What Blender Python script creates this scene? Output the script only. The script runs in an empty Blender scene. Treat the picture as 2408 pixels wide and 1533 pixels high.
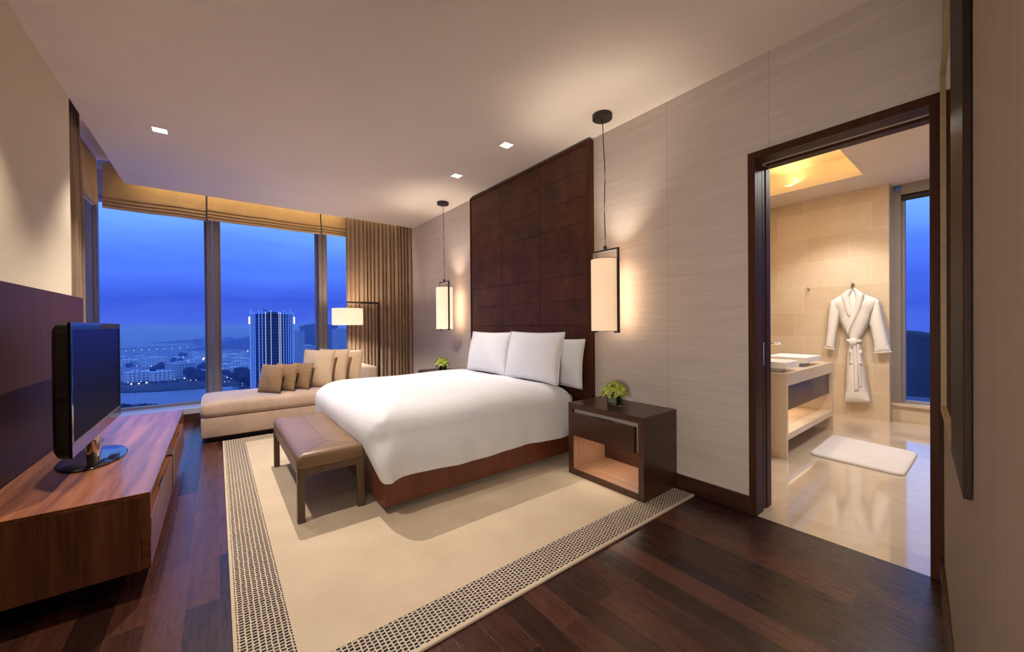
import bpy, bmesh, math, random
from math import pi, sin, cos, radians
from mathutils import Vector, Matrix, Euler
random.seed(7)
scene = bpy.context.scene
COL = scene.collection

# ------------------------------------------------------------------ camera
cd = bpy.data.cameras.new('camera'); cam = bpy.data.objects.new('camera', cd); COL.objects.link(cam)
cd.sensor_width = 36.0; cd.lens = 894.35 / 2408 * 36; cd.clip_start = 0.01; cd.clip_end = 20000
YAW, PITCH, ROLL = -0.6603, 0.005, -0.008
def cam_axes():
    Ry = Matrix(((cos(YAW), 0, sin(YAW)), (0, 1, 0), (-sin(YAW), 0, cos(YAW))))
    Rx = Matrix(((1, 0, 0), (0, cos(PITCH), -sin(PITCH)), (0, sin(PITCH), cos(PITCH))))
    Rz = Matrix(((cos(ROLL), -sin(ROLL), 0), (sin(ROLL), cos(ROLL), 0), (0, 0, 1)))
    R = Rz @ Rx @ Ry
    w = lambda r: Vector((r[0], r[2], -r[1]))
    return w(R[0]), w(R[1]), w(R[2])
_r, _d, _f = cam_axes()
m = Matrix.Identity(4)
for i in range(3):
    m[i][0] = _r[i]; m[i][1] = -_d[i]; m[i][2] = -_f[i]
m[2][3] = 1.3
cam.matrix_world = m
scene.camera = cam

# ------------------------------------------------------------------ colour management
vs = scene.view_settings
scene.display_settings.display_device = 'sRGB'
vs.view_transform = 'Standard'; vs.look = 'None'; vs.gamma = 1.0; vs.use_curve_mapping = False
vs.exposure = 0.0

# ------------------------------------------------------------------ node helpers
def new_mat(name):
    mt = bpy.data.materials.new(name); mt.use_nodes = True
    nt = mt.node_tree; nt.nodes.clear()
    return mt, nt
def N(nt, t, **kw):
    n = nt.nodes.new(t)
    for k, v in kw.items():
        if k.startswith('i_'): n.inputs[k[2:].replace('_', ' ')].default_value = v
        else: setattr(n, k, v)
    return n
def LK(nt, a, b): nt.links.new(a, b)
def srgb(r, g, b):
    f = lambda c: (c / 255 / 12.92) if c / 255 <= .04045 else ((c / 255 + .055) / 1.055) ** 2.4
    return (f(r), f(g), f(b), 1)
def math_n(nt, op, a, b=None, clamp=False):
    n = nt.nodes.new('ShaderNodeMath'); n.operation = op; n.use_clamp = clamp
    for i, v in enumerate((a, b)):
        if v is None: continue
        if isinstance(v, (int, float)): n.inputs[i].default_value = v
        else: nt.links.new(v, n.inputs[i])
    return n.outputs[0]
def ramp(nt, fac, stops, interp='LINEAR'):
    r = nt.nodes.new('ShaderNodeValToRGB'); r.color_ramp.interpolation = interp
    el = r.color_ramp.elements
    el[0].position, el[0].color = stops[0][0], stops[0][1]
    el[1].position, el[1].color = stops[-1][0], stops[-1][1]
    for p, c in stops[1:-1]:
        e = el.new(p); e.color = c
    nt.links.new(fac, r.inputs[0]); return r.outputs[0]
def objcoord(nt, scale=(1, 1, 1), rot=(0, 0, 0), loc=(0, 0, 0)):
    tc = nt.nodes.new('ShaderNodeTexCoord'); mp = nt.nodes.new('ShaderNodeMapping')
    mp.inputs['Scale'].default_value = scale; mp.inputs['Rotation'].default_value = rot; mp.inputs['Location'].default_value = loc
    nt.links.new(tc.outputs['Object'], mp.inputs['Vector']); return mp.outputs[0]
def noise(nt, vec, scale=5, detail=3, rough=.5, dist=0.0):
    n = nt.nodes.new('ShaderNodeTexNoise'); nt.links.new(vec, n.inputs['Vector'])
    n.inputs['Scale'].default_value = scale; n.inputs['Detail'].default_value = detail
    n.inputs['Roughness'].default_value = rough; n.inputs['Distortion'].default_value = dist
    return n.outputs['Fac']
def bump(nt, h, strength=.2, dist=.01):
    b = nt.nodes.new('ShaderNodeBump'); b.inputs['Strength'].default_value = strength; b.inputs['Distance'].default_value = dist
    nt.links.new(h, b.inputs['Height']); return b.outputs[0]
def principled(nt, col=None, rough=.5, normal=None, metallic=0.0, spec=.5, sheen=0, coat=0, trans=0, ior=1.5, emis=None, estr=0):
    p = nt.nodes.new('ShaderNodeBsdfPrincipled'); o = nt.nodes.new('ShaderNodeOutputMaterial')
    if isinstance(col, tuple): p.inputs['Base Color'].default_value = col
    elif col is not None: nt.links.new(col, p.inputs['Base Color'])
    if isinstance(rough, (int, float)): p.inputs['Roughness'].default_value = rough
    else: nt.links.new(rough, p.inputs['Roughness'])
    if normal is not None: nt.links.new(normal, p.inputs['Normal'])
    p.inputs['Metallic'].default_value = metallic; p.inputs['Specular IOR Level'].default_value = spec
    p.inputs['Sheen Weight'].default_value = sheen; p.inputs['Coat Weight'].default_value = coat
    p.inputs['Coat Roughness'].default_value = .08
    p.inputs['Transmission Weight'].default_value = trans; p.inputs['IOR'].default_value = ior
    if emis: p.inputs['Emission Color'].default_value = emis; p.inputs['Emission Strength'].default_value = estr
    nt.links.new(p.outputs[0], o.inputs[0]); return p
def plain(name, col, rough=.5, var=.06, scale=8, bumpk=0, **kw):
    mt, nt = new_mat(name)
    v = objcoord(nt)
    f = noise(nt, v, scale, 3)
    lo = tuple(c * (1 - var) for c in col[:3]) + (1,); hi = tuple(min(1, c * (1 + var)) for c in col[:3]) + (1,)
    c = ramp(nt, f, [(.3, lo), (.7, hi)])
    nrm = bump(nt, noise(nt, v, scale * 30, 2), bumpk, .002) if bumpk else None
    principled(nt, c, rough, nrm, **kw); return mt
def wood(name, dark, light, axis='y', rough=.35, scale=1.0, coat=.15, contrast=(.3, .7), spec=.5):
    mt, nt = new_mat(name)
    s = {'x': (1.2, 22, 22), 'y': (22, 1.2, 22), 'z': (22, 22, 1.2)}[axis]
    v = objcoord(nt, tuple(k * scale for k in s))
    f1 = noise(nt, v, 1.0, 5, .6, .6)
    s2 = {'x': (6, 160, 160), 'y': (160, 6, 160), 'z': (160, 160, 6)}[axis]
    f2 = noise(nt, objcoord(nt, s2), 1.0, 2, .5)
    f = math_n(nt, 'ADD', math_n(nt, 'MULTIPLY', f1, .75), math_n(nt, 'MULTIPLY', f2, .25))
    c = ramp(nt, f, [(contrast[0], dark), (contrast[1], light)])
    principled(nt, c, rough, bump(nt, f2, .05, .001), coat=coat, spec=spec); return mt
def emit(name, col, strength):
    mt, nt = new_mat(name)
    e = N(nt, 'ShaderNodeEmission'); e.inputs[0].default_value = col; e.inputs[1].default_value = strength
    o = N(nt, 'ShaderNodeOutputMaterial'); LK(nt, e.outputs[0], o.inputs[0]); return mt

# ------------------------------------------------------------------ world: dusk sky
w = bpy.data.worlds.new('dusk_sky'); scene.world = w; w.use_nodes = True
nt = w.node_tree; nt.nodes.clear()
tc = N(nt, 'ShaderNodeTexCoord'); sep = N(nt, 'ShaderNodeSeparateXYZ'); LK(nt, tc.outputs['Generated'], sep.inputs[0])
mp = N(nt, 'ShaderNodeMapping'); mp.inputs['Scale'].default_value = (1.2, 1.2, 7); LK(nt, tc.outputs['Generated'], mp.inputs[0])
cl = noise(nt, mp.outputs[0], 2.2, 4, .55)
z = math_n(nt, 'ADD', sep.outputs[2], math_n(nt, 'MULTIPLY', math_n(nt, 'SUBTRACT', cl, .5), .12))
c = ramp(nt, math_n(nt, 'MULTIPLY', math_n(nt, 'ADD', z, .1), 1.0),
         [(0.0, (.05, .10, .55, 1)), (.10, (.072, .15, .82, 1)), (.15, (.05, .115, .76, 1)), (.24, (.105, .26, 1.2, 1)), (.36, (.26, .60, 1.35, 1)), (.55, (.20, .48, 1.6, 1)), (1.0, (.14, .36, 1.65, 1))])
bg = N(nt, 'ShaderNodeBackground'); LK(nt, c, bg.inputs[0]); bg.inputs[1].default_value = 1.0
o = N(nt, 'ShaderNodeOutputWorld'); LK(nt, bg.outputs[0], o.inputs[0])

# ------------------------------------------------------------------ room lights (lamp glow lives in the lamp builders)
WARM = (1.0, .88, .77)
def spot(name, loc, power, angle=75, blend=.6, col=WARM, aim=(0, 0, -1), size=.03):
    l = bpy.data.lights.new(name, 'SPOT'); l.energy = power; l.color = col; l.spot_size = radians(angle); l.spot_blend = blend
    l.shadow_soft_size = size
    ob = bpy.data.objects.new(name, l); COL.objects.link(ob); ob.location = loc
    ob.rotation_euler = Vector(aim).to_track_quat('-Z', 'Y').to_euler(); return ob
def area(name, loc, power, sx, sy, col=WARM, aim=(0, 0, -1), spread=180):
    l = bpy.data.lights.new(name, 'AREA'); l.energy = power; l.color = col; l.shape = 'RECTANGLE'; l.size = sx; l.size_y = sy
    l.spread = radians(spread)
    ob = bpy.data.objects.new(name, l); COL.objects.link(ob); ob.location = loc
    ob.rotation_euler = Vector(aim).to_track_quat('-Z', 'Y').to_euler(); return ob
DOWN = [(-.386, 4.63), (2.265, 3.962), (2.273, 2.992)]
K = 1.0
spot('downlight_glow_corner', (-.386, 4.63, 3.04), 110 * K, 90)
spot('downlight_glow_bed_far', (2.265, 3.962, 3.04), 70 * K, 66, .9)
spot('downlight_glow_bed_near', (2.273, 2.992, 3.04), 54 * K, 64, 1.0)
spot('downlight_glow_bench', (.56, 4.2, 3.04), 290 * K, 112, size=.008)
spot('downlight_glow_console', (-.42, 2.55, 3.04), 140 * K, 95)
def bulb(name, loc, power, size, col=WARM):
    l = bpy.data.lights.new(name, 'POINT'); l.energy = power; l.color = col; l.shadow_soft_size = size
    ob = bpy.data.objects.new(name, l); COL.objects.link(ob); ob.location = loc; return ob
spot('entry_fill_high', (-.30, .30, 3.04), 48, 144, 1.0, size=.08)  # added overhead fill out of view, no fixture modelled
spot('entry_fill_low', (-.62, -.05, 1.15), 150, 100, 1.0, aim=(.9, .43, -.06), size=.2)  # added fill behind the camera for walls and bed side, no lamp there
area('pocket_glow_window', (.9, 6.66, 3.24), 5.0, 3.4, .05, (1, .82, .52), (0, .25, -1))
area('pocket_glow_left', (-.93, 5.5, 3.24), 2.6, .05, 2.0, (1, .82, .52), (-.25, 0, -1))
area('bath_glow', (5.0, .35, 3.03), 42, .5, .5, (1, .95, .89))
spot('bath_downlight_glow_robe', (6.12, 1.36, 3.03), 62, 100, .5, (1, .95, .89))
spot('bath_downlight_glow_vanity', (4.6, 1.9, 3.03), 60, 110, .5, (1, .95, .89))
spot('bath_fill_robe', (5.0, 1.7, 3.03), 70, 48, .8, (1, .95, .89), aim=(1.75, -.72, -1.75))  # extra spot added to brighten the robe and its wall
spot('bath_downlight_glow_mat', (5.2, .4, 3.03), 12, 95, .5, (1, .95, .89))

# ------------------------------------------------------------------ mesh helpers
def bm_new(): return bmesh.new()
def add_box(bm, lo, hi, bev=0, seg=2):
    lo, hi = Vector(lo), Vector(hi)
    r = bmesh.ops.create_cube(bm, size=1)
    vs_ = r['verts']
    bmesh.ops.scale(bm, vec=hi - lo, verts=vs_); bmesh.ops.translate(bm, vec=(lo + hi) / 2, verts=vs_)
    if bev:
        es = list({e for v in vs_ for e in v.link_edges})
        bmesh.ops.bevel(bm, geom=es, offset=bev, segments=seg, profile=.5, affect='EDGES', clamp_overlap=True)
    return bm
def add_cyl(bm, p0, p1, r0, r1=None, seg=24, cap=True):
    p0, p1 = Vector(p0), Vector(p1); r1 = r0 if r1 is None else r1
    d = p1 - p0; q = d.to_track_quat('Z', 'Y').to_matrix()
    A, B = [], []
    for i in range(seg):
        a = 2 * pi * i / seg; u = q @ Vector((cos(a), sin(a), 0))
        A.append(bm.verts.new(p0 + u * r0)); B.append(bm.verts.new(p1 + u * r1))
    for i in range(seg):
        j = (i + 1) % seg; bm.faces.new((A[i], A[j], B[j], B[i]))
    if cap: bm.faces.new(list(reversed(A))); bm.faces.new(B)
    return bm
def add_tube(bm, pts, r, seg=10, cap=True):
    pts = [Vector(p) for p in pts]; rings = []
    rr = r if isinstance(r, (list, tuple)) else [r] * len(pts)
    for i, p in enumerate(pts):
        d = (pts[min(i + 1, len(pts) - 1)] - pts[max(i - 1, 0)]).normalized()
        q = d.to_track_quat('Z', 'Y').to_matrix()
        rings.append([bm.verts.new(p + q @ Vector((cos(2 * pi * k / seg) * rr[i], sin(2 * pi * k / seg) * rr[i], 0))) for k in range(seg)])
    for a, b in zip(rings, rings[1:]):
        for k in range(seg):
            j = (k + 1) % seg; bm.faces.new((a[k], a[j], b[j], b[k]))
    if cap: bm.faces.new(list(reversed(rings[0]))); bm.faces.new(rings[-1])
    return bm
def loft(bm, rings, close=True, cap0=False, cap1=False):
    R = [[bm.verts.new(p) for p in r] for r in rings]
    n = len(R[0])
    for a, b in zip(R, R[1:]):
        for k in range(n if close else n - 1):
            j = (k + 1) % n; bm.faces.new((a[k], a[j], b[j], b[k]))
    if cap0: bm.faces.new(list(reversed(R[0])))
    if cap1: bm.faces.new(R[-1])
    return bm
def prism(bm, pts, vec):
    """pts: 3D polygon, extruded by vec"""
    A = [bm.verts.new(p) for p in pts]; B = [bm.verts.new(Vector(p) + Vector(vec)) for p in pts]
    n = len(A)
    bm.faces.new(A); bm.faces.new(list(reversed(B)))
    for i in range(n):
        j = (i + 1) % n; bm.faces.new((A[j], A[i], B[i], B[j]))
    return bm
def obj(name, bm, mat, parent=None, smooth=False, loc=None, rot=None):
    bmesh.ops.recalc_face_normals(bm, faces=bm.faces)
    me = bpy.data.meshes.new(name); bm.to_mesh(me); bm.free()
    if mat is not None:
        for mm in (mat if isinstance(mat, list) else [mat]): me.materials.append(mm)
    if smooth:
        me.polygons.foreach_set('use_smooth', [True] * len(me.polygons))
        if smooth != 'all': me.set_sharp_from_angle(angle=radians(smooth if smooth is not True else 40))
    ob = bpy.data.objects.new(name, me); COL.objects.link(ob)
    if parent is not None: ob.parent = parent
    if loc is not None: ob.location = loc
    if rot is not None: ob.rotation_euler = rot
    return ob
def tag(o, label, cat, group=None, kind=None):
    o['label'] = label; o['category'] = cat
    if group: o['group'] = group
    if kind: o['kind'] = kind
    return o
def thing(name, label, cat, loc=(0, 0, 0), rotz=0, group=None):
    o = bpy.data.objects.new(name, None); COL.objects.link(o); o.empty_display_size = .1
    o.location = loc; o.rotation_euler = (0, 0, rotz)
    return tag(o, label, cat, group)
def struct(name, bm, mat, parent=None, **kw):
    o = obj(name, bm, mat, parent, **kw)
    if parent is None: o['kind'] = 'structure'
    return o
def dup(root, loc, rotz=None, label=None):
    r = root.copy(); COL.objects.link(r); r.location = loc
    if rotz is not None: r.rotation_euler = (0, 0, rotz)
    if label: r['label'] = label
    for ch in list(root.children):
        c2 = ch.copy(); COL.objects.link(c2); c2.parent = r
        for g in list(ch.children):
            g2 = g.copy(); COL.objects.link(g2); g2.parent = c2
    return r
def box(lo, hi, bev=0, seg=2): return add_box(bm_new(), lo, hi, bev, seg)
def boxes(*bs):
    bm = bm_new()
    for b in bs: add_box(bm, *b)
    return bm

# ------------------------------------------------------------------ materials
M = {}
M['walnut_y'] = wood('walnut_along', srgb(88, 48, 30), srgb(176, 112, 74), 'y', .32, .8, .3)
M['walnut_z'] = wood('walnut_upright', srgb(84, 50, 31), srgb(158, 104, 69), 'z', .4, .9, .1)
M['walnut_x'] = wood('walnut_across', srgb(88, 48, 30), srgb(168, 104, 68), 'x', .35, .8, .2)
M['panel'] = wood('wainscot_walnut', srgb(50, 27, 18), srgb(80, 46, 32), 'z', .5, 1.0, 0, spec=.2)
M['wenge'] = wood('wenge', srgb(48, 26, 18), srgb(84, 48, 34), 'x', .35, 1.2, .2)
M['wenge_z'] = wood('wenge_upright', srgb(52, 29, 19), srgb(82, 49, 33), 'z', .5, 1.2, 0, spec=.15)
M['wenge_y'] = wood('wenge_along', srgb(44, 24, 16), srgb(78, 44, 31), 'y', .35, 1.2, .2)
M['bedwood'] = wood('bed_base_mahogany', srgb(86, 42, 26), srgb(124, 66, 42), 'z', .4, 1.0, .1)
M['nightlining'] = wood('nightstand_lining_zebrano', srgb(138, 100, 76), srgb(176, 134, 106), 'z', .45, 1.6, 0)
M['nightlining_x'] = wood('nightstand_shelf_zebrano', srgb(138, 100, 76), srgb(180, 138, 108), 'y', .4, 1.6, 0)
M['black'] = plain('black_metal', srgb(30, 25, 22), .45, .1)
M['darkframe'] = wood('espresso_frame', srgb(36, 26, 20), srgb(54, 40, 31), 'z', .55, 1.2, 0, spec=.08)
M['bronze'] = plain('dark_bronze', srgb(44, 37, 30), .4, .1, metallic=.3)
M['ceiling'] = plain('ceiling_paint', srgb(240, 230, 219), .9, .02, 2)
M['bathceil'] = plain('bath_ceiling_paint', srgb(228, 214, 198), .9, .02, 2)
M['chrome'] = plain('chrome', (.85, .85, .86, 1), .08, .01, metallic=1)
M['alu'] = plain('anodised_mullion', srgb(152, 142, 134), .5, .05, 3)
M['white'] = plain('white_porcelain', srgb(245, 240, 232), .15, .01)
M['trimwhite'] = plain('white_trim', srgb(230, 220, 205), .5, .02)
M['stone_sill'] = plain('sill_stone', srgb(200, 190, 182), .25, .05, 6)
M['gloss_black'] = plain('gloss_black', srgb(12, 11, 11), .06, .05, coat=.5)
M['satin_black'] = plain('satin_black', srgb(34, 30, 26), .35, .05)
M['greymetal'] = plain('grey_liner', srgb(168, 158, 146), .35, .04)
M['pewter'] = plain('pewter_lacquer', srgb(112, 98, 84), .3, .04, metallic=.3)
M['gold'] = plain('gilt_edge', srgb(160, 136, 98), .5, .12, 60)

def mk_floor():
    mt, nt = new_mat('dark_plank_floor')
    v = objcoord(nt, (1, 1, 1), (0, 0, pi / 2))
    br = N(nt, 'ShaderNodeTexBrick'); LK(nt, v, br.inputs['Vector'])
    br.inputs['Scale'].default_value = 1; br.inputs['Brick Width'].default_value = 1.15; br.inputs['Row Height'].default_value = .127
    br.inputs['Mortar Size'].default_value = .0012; br.inputs['Mortar Smooth'].default_value = .3
    br.inputs['Color1'].default_value = (0, 0, 0, 1); br.inputs['Color2'].default_value = (1, 1, 1, 1); br.inputs['Mortar'].default_value = (.5, .5, .5, 1)
    br.offset = .37; br.offset_frequency = 2
    bw = N(nt, 'ShaderNodeRGBToBW'); LK(nt, br.outputs['Color'], bw.inputs[0])
    mp = N(nt, 'ShaderNodeMapping'); mp.inputs['Scale'].default_value = (9, .8, 1)
    tc = N(nt, 'ShaderNodeTexCoord'); LK(nt, tc.outputs['Object'], mp.inputs[0])
    off = N(nt, 'ShaderNodeCombineXYZ'); LK(nt, math_n(nt, 'MULTIPLY', bw.outputs[0], 37.0), off.inputs[2]); LK(nt, math_n(nt, 'MULTIPLY', bw.outputs[0], 5.0), off.inputs[1])
    va = N(nt, 'ShaderNodeVectorMath'); va.operation = 'ADD'; LK(nt, mp.outputs[0], va.inputs[0]); LK(nt, off.outputs[0], va.inputs[1])
    g = noise(nt, va.outputs[0], 1.6, 6, .62, 1.6)
    g2 = noise(nt, va.outputs[0], 9, 3, .6, .3)
    f = math_n(nt, 'ADD', math_n(nt, 'MULTIPLY', g, .42), math_n(nt, 'ADD', math_n(nt, 'MULTIPLY', g2, .16), math_n(nt, 'MULTIPLY', bw.outputs[0], .42)))
    c = ramp(nt, f, [(.25, srgb(34, 17, 12)), (.5, srgb(58, 31, 23)), (.75, srgb(90, 52, 39))])
    mx = N(nt, 'ShaderNodeMix', data_type='RGBA'); LK(nt, br.outputs['Fac'], mx.inputs['Factor']); LK(nt, c, mx.inputs['A']); mx.inputs['B'].default_value = srgb(92, 62, 48)
    rr = math_n(nt, 'ADD', .2, math_n(nt, 'MULTIPLY', g2, .16))
    inv = math_n(nt, 'ADD', math_n(nt, 'SUBTRACT', 1.0, br.outputs['Fac']), math_n(nt, 'MULTIPLY', g2, .15))
    principled(nt, mx.outputs['Result'], rr, bump(nt, inv, .25, .002), spec=.5)
    return mt
M['floor'] = mk_floor()

def mk_paper(name, lo, hi, horizontal=True, seams=()):
    mt, nt = new_mat(name)
    s = (3, 3, 260) if horizontal else (200, 200, 2)
    f = noise(nt, objcoord(nt, s), 1, 3, .6)
    s2 = (1.2, 1.2, 30) if horizontal else (26, 26, .8)
    f2 = noise(nt, objcoord(nt, s2), 1, 3, .6)
    f3 = noise(nt, objcoord(nt, (240, 240, 60)), 1, 1)
    ff = math_n(nt, 'ADD', math_n(nt, 'MULTIPLY', f, .5), math_n(nt, 'ADD', math_n(nt, 'MULTIPLY', f2, .3), math_n(nt, 'MULTIPLY', f3, .2)))
    c = ramp(nt, ff, [(.32, lo), (.68, hi)])
    if seams:
        sp = N(nt, 'ShaderNodeSeparateXYZ'); LK(nt, objcoord(nt), sp.inputs[0])
        tot = None
        for y in seams:
            q = math_n(nt, 'LESS_THAN', math_n(nt, 'ABSOLUTE', math_n(nt, 'SUBTRACT', sp.outputs[1], y)), .0016)
            tot = q if tot is None else math_n(nt, 'ADD', tot, q)
        mx = N(nt, 'ShaderNodeMix', data_type='RGBA'); LK(nt, math_n(nt, 'MULTIPLY', tot, .45), mx.inputs['Factor']); LK(nt, c, mx.inputs['A']); mx.inputs['B'].default_value = srgb(110, 92, 76)
        c = mx.outputs['Result']
    principled(nt, c, .75, bump(nt, ff, .12, .002), spec=.3); return mt
M['paper'] = mk_paper('grasscloth_paper', srgb(192, 180, 170), srgb(220, 209, 199), True, (1.64, .93, 5.6, 6.3))
M['paper_tv'] = mk_paper('smooth_wall_covering', srgb(212, 198, 172), srgb(220, 207, 182), True)
M['paper_near'] = mk_paper('brown_wall_covering', srgb(156, 138, 116), srgb(172, 153, 130), False)

def mk_marble(name, lo, hi, bw, bh, rough, axis, mort=.002, bias=0):
    mt, nt = new_mat(name)
    rot = {'floor': (0, 0, 0), 'wallx': (pi / 2, 0, pi / 2), 'none': (0, 0, 0)}[axis]
    tc = N(nt, 'ShaderNodeTexCoord')
    if axis == 'wallx':
        sp = N(nt, 'ShaderNodeSeparateXYZ'); LK(nt, tc.outputs['Object'], sp.inputs[0])
        cb = N(nt, 'ShaderNodeCombineXYZ'); LK(nt, sp.outputs[1], cb.inputs[0]); LK(nt, sp.outputs[2], cb.inputs[1]); vec = cb.outputs[0]
    else: vec = tc.outputs['Object']
    n1 = noise(nt, tc.outputs['Object'], 3.2, 6, .6, .8); n2 = noise(nt, objcoord(nt, (9, 9, 26)), 1.5, 4, .6, .5)
    f = math_n(nt, 'ADD', math_n(nt, 'MULTIPLY', n1, .6), math_n(nt, 'MULTIPLY', n2, .4))
    if bw:
        br = N(nt, 'ShaderNodeTexBrick'); LK(nt, vec, br.inputs['Vector'])
        br.inputs['Scale'].default_value = 1; br.inputs['Brick Width'].default_value = bw; br.inputs['Row Height'].default_value = bh
        br.inputs['Mortar Size'].default_value = mort; br.offset = .3; br.offset_frequency = 2; br.squash = .45; br.squash_frequency = 3
        br.inputs['Color1'].default_value = (0, 0, 0, 1); br.inputs['Color2'].default_value = (1, 1, 1, 1); br.inputs['Mortar'].default_value = (.5, .5, .5, 1)
        b = N(nt, 'ShaderNodeRGBToBW'); LK(nt, br.outputs['Color'], b.inputs[0])
        f = math_n(nt, 'ADD', math_n(nt, 'MULTIPLY', f, .74), math_n(nt, 'MULTIPLY', b.outputs[0], .26))
    c = ramp(nt, f, [(.28, lo), (.72, hi)])
    if bw:
        mx = N(nt, 'ShaderNodeMix', data_type='RGBA'); LK(nt, math_n(nt, 'MULTIPLY', br.outputs['Fac'], .8), mx.inputs['Factor']); LK(nt, c, mx.inputs['A']); mx.inputs['B'].default_value = srgb(240, 224, 198); c = mx.outputs['Result']
    principled(nt, c, rough, spec=.5, coat=1.0 if axis == 'floor' else 0); return mt
M['bathwall'] = mk_marble('beige_marble_wall', srgb(204, 180, 148), srgb(224, 204, 176), 1.05, .36, .3, 'wallx')
M['bathfloor'] = mk_marble('polished_marble_floor', srgb(206, 184, 156), srgb(224, 206, 180), 1.2, .9, .07, 'floor', .001)
M['vanitystone'] = mk_marble('vanity_marble', srgb(204, 182, 152), srgb(222, 202, 174), 0, 0, .25, 'none')

def mk_fabric(name, lo, hi, scale=(90, 90, 90), rough=.9, bumpk=.3, sheen=.3, dist=.003, detail=2):
    mt, nt = new_mat(name)
    f = noise(nt, objcoord(nt, scale), 1, detail, .6)
    f2 = noise(nt, objcoord(nt, (4, 4, 4)), 1, 4, .6)
    c = ramp(nt, math_n(nt, 'ADD', math_n(nt, 'MULTIPLY', f, .35), math_n(nt, 'MULTIPLY', f2, .65)), [(.3, lo), (.7, hi)])
    principled(nt, c, rough, bump(nt, f, bumpk, dist), sheen=sheen, spec=.2); return mt
M['velvet'] = mk_fabric('taupe_velvet', srgb(172, 148, 130), srgb(206, 182, 162), (60, 60, 60), .85, .1, .5)
M['cream'] = mk_fabric('cream_cushion_linen', srgb(196, 172, 142), srgb(216, 192, 162), (150, 150, 150), .9, .3, .2)
M['ribbed'] = mk_fabric('ribbed_brown_cushion', srgb(126, 100, 72), srgb(166, 136, 102), (14, 14, 75), .8, 1.0, .2, .012, 3)
M['linen'] = mk_fabric('white_bed_linen', srgb(228, 231, 238), srgb(238, 240, 246), (220, 220, 220), .85, .05, .15)
M['terry'] = mk_fabric('white_terry', srgb(228, 220, 210), srgb(242, 235, 226), (120, 120, 120), .95, .6, .4, .006)
M['curtain'] = mk_fabric('brown_curtain', srgb(146, 122, 98), srgb(172, 146, 120), (200, 200, 12), .7, .1, .3)
M['blind'] = mk_fabric('gold_blind_cloth', srgb(184, 152, 106), srgb(206, 174, 126), (8, 8, 160), .8, .15, .1)
M['leather_hb'] = None
def mk_leather(name, lo, hi, rough, sc=60, bk=.15):
    mt, nt = new_mat(name)
    v = objcoord(nt)
    f = noise(nt, v, 5, 5, .65, .4); g = noise(nt, v, sc * 2.5, 2)
    c = ramp(nt, f, [(.3, lo), (.72, hi)])
    r = math_n(nt, 'ADD', rough, math_n(nt, 'MULTIPLY', f, .12))
    principled(nt, c, r, bump(nt, g, bk, .002), spec=.5 if 'taupe' in name else .28); return mt
M['leather_hb'] = mk_leather('brown_leather_tile', srgb(56, 28, 13), srgb(92, 50, 27), .44)
M['leather_bench'] = mk_leather('taupe_leather', srgb(120, 92, 66), srgb(142, 112, 84), .3, 70, .06)
M['benchwood'] = wood('bench_frame_wood', srgb(84, 62, 46), srgb(112, 86, 66), 'z', .4, 1, .1)

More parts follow.
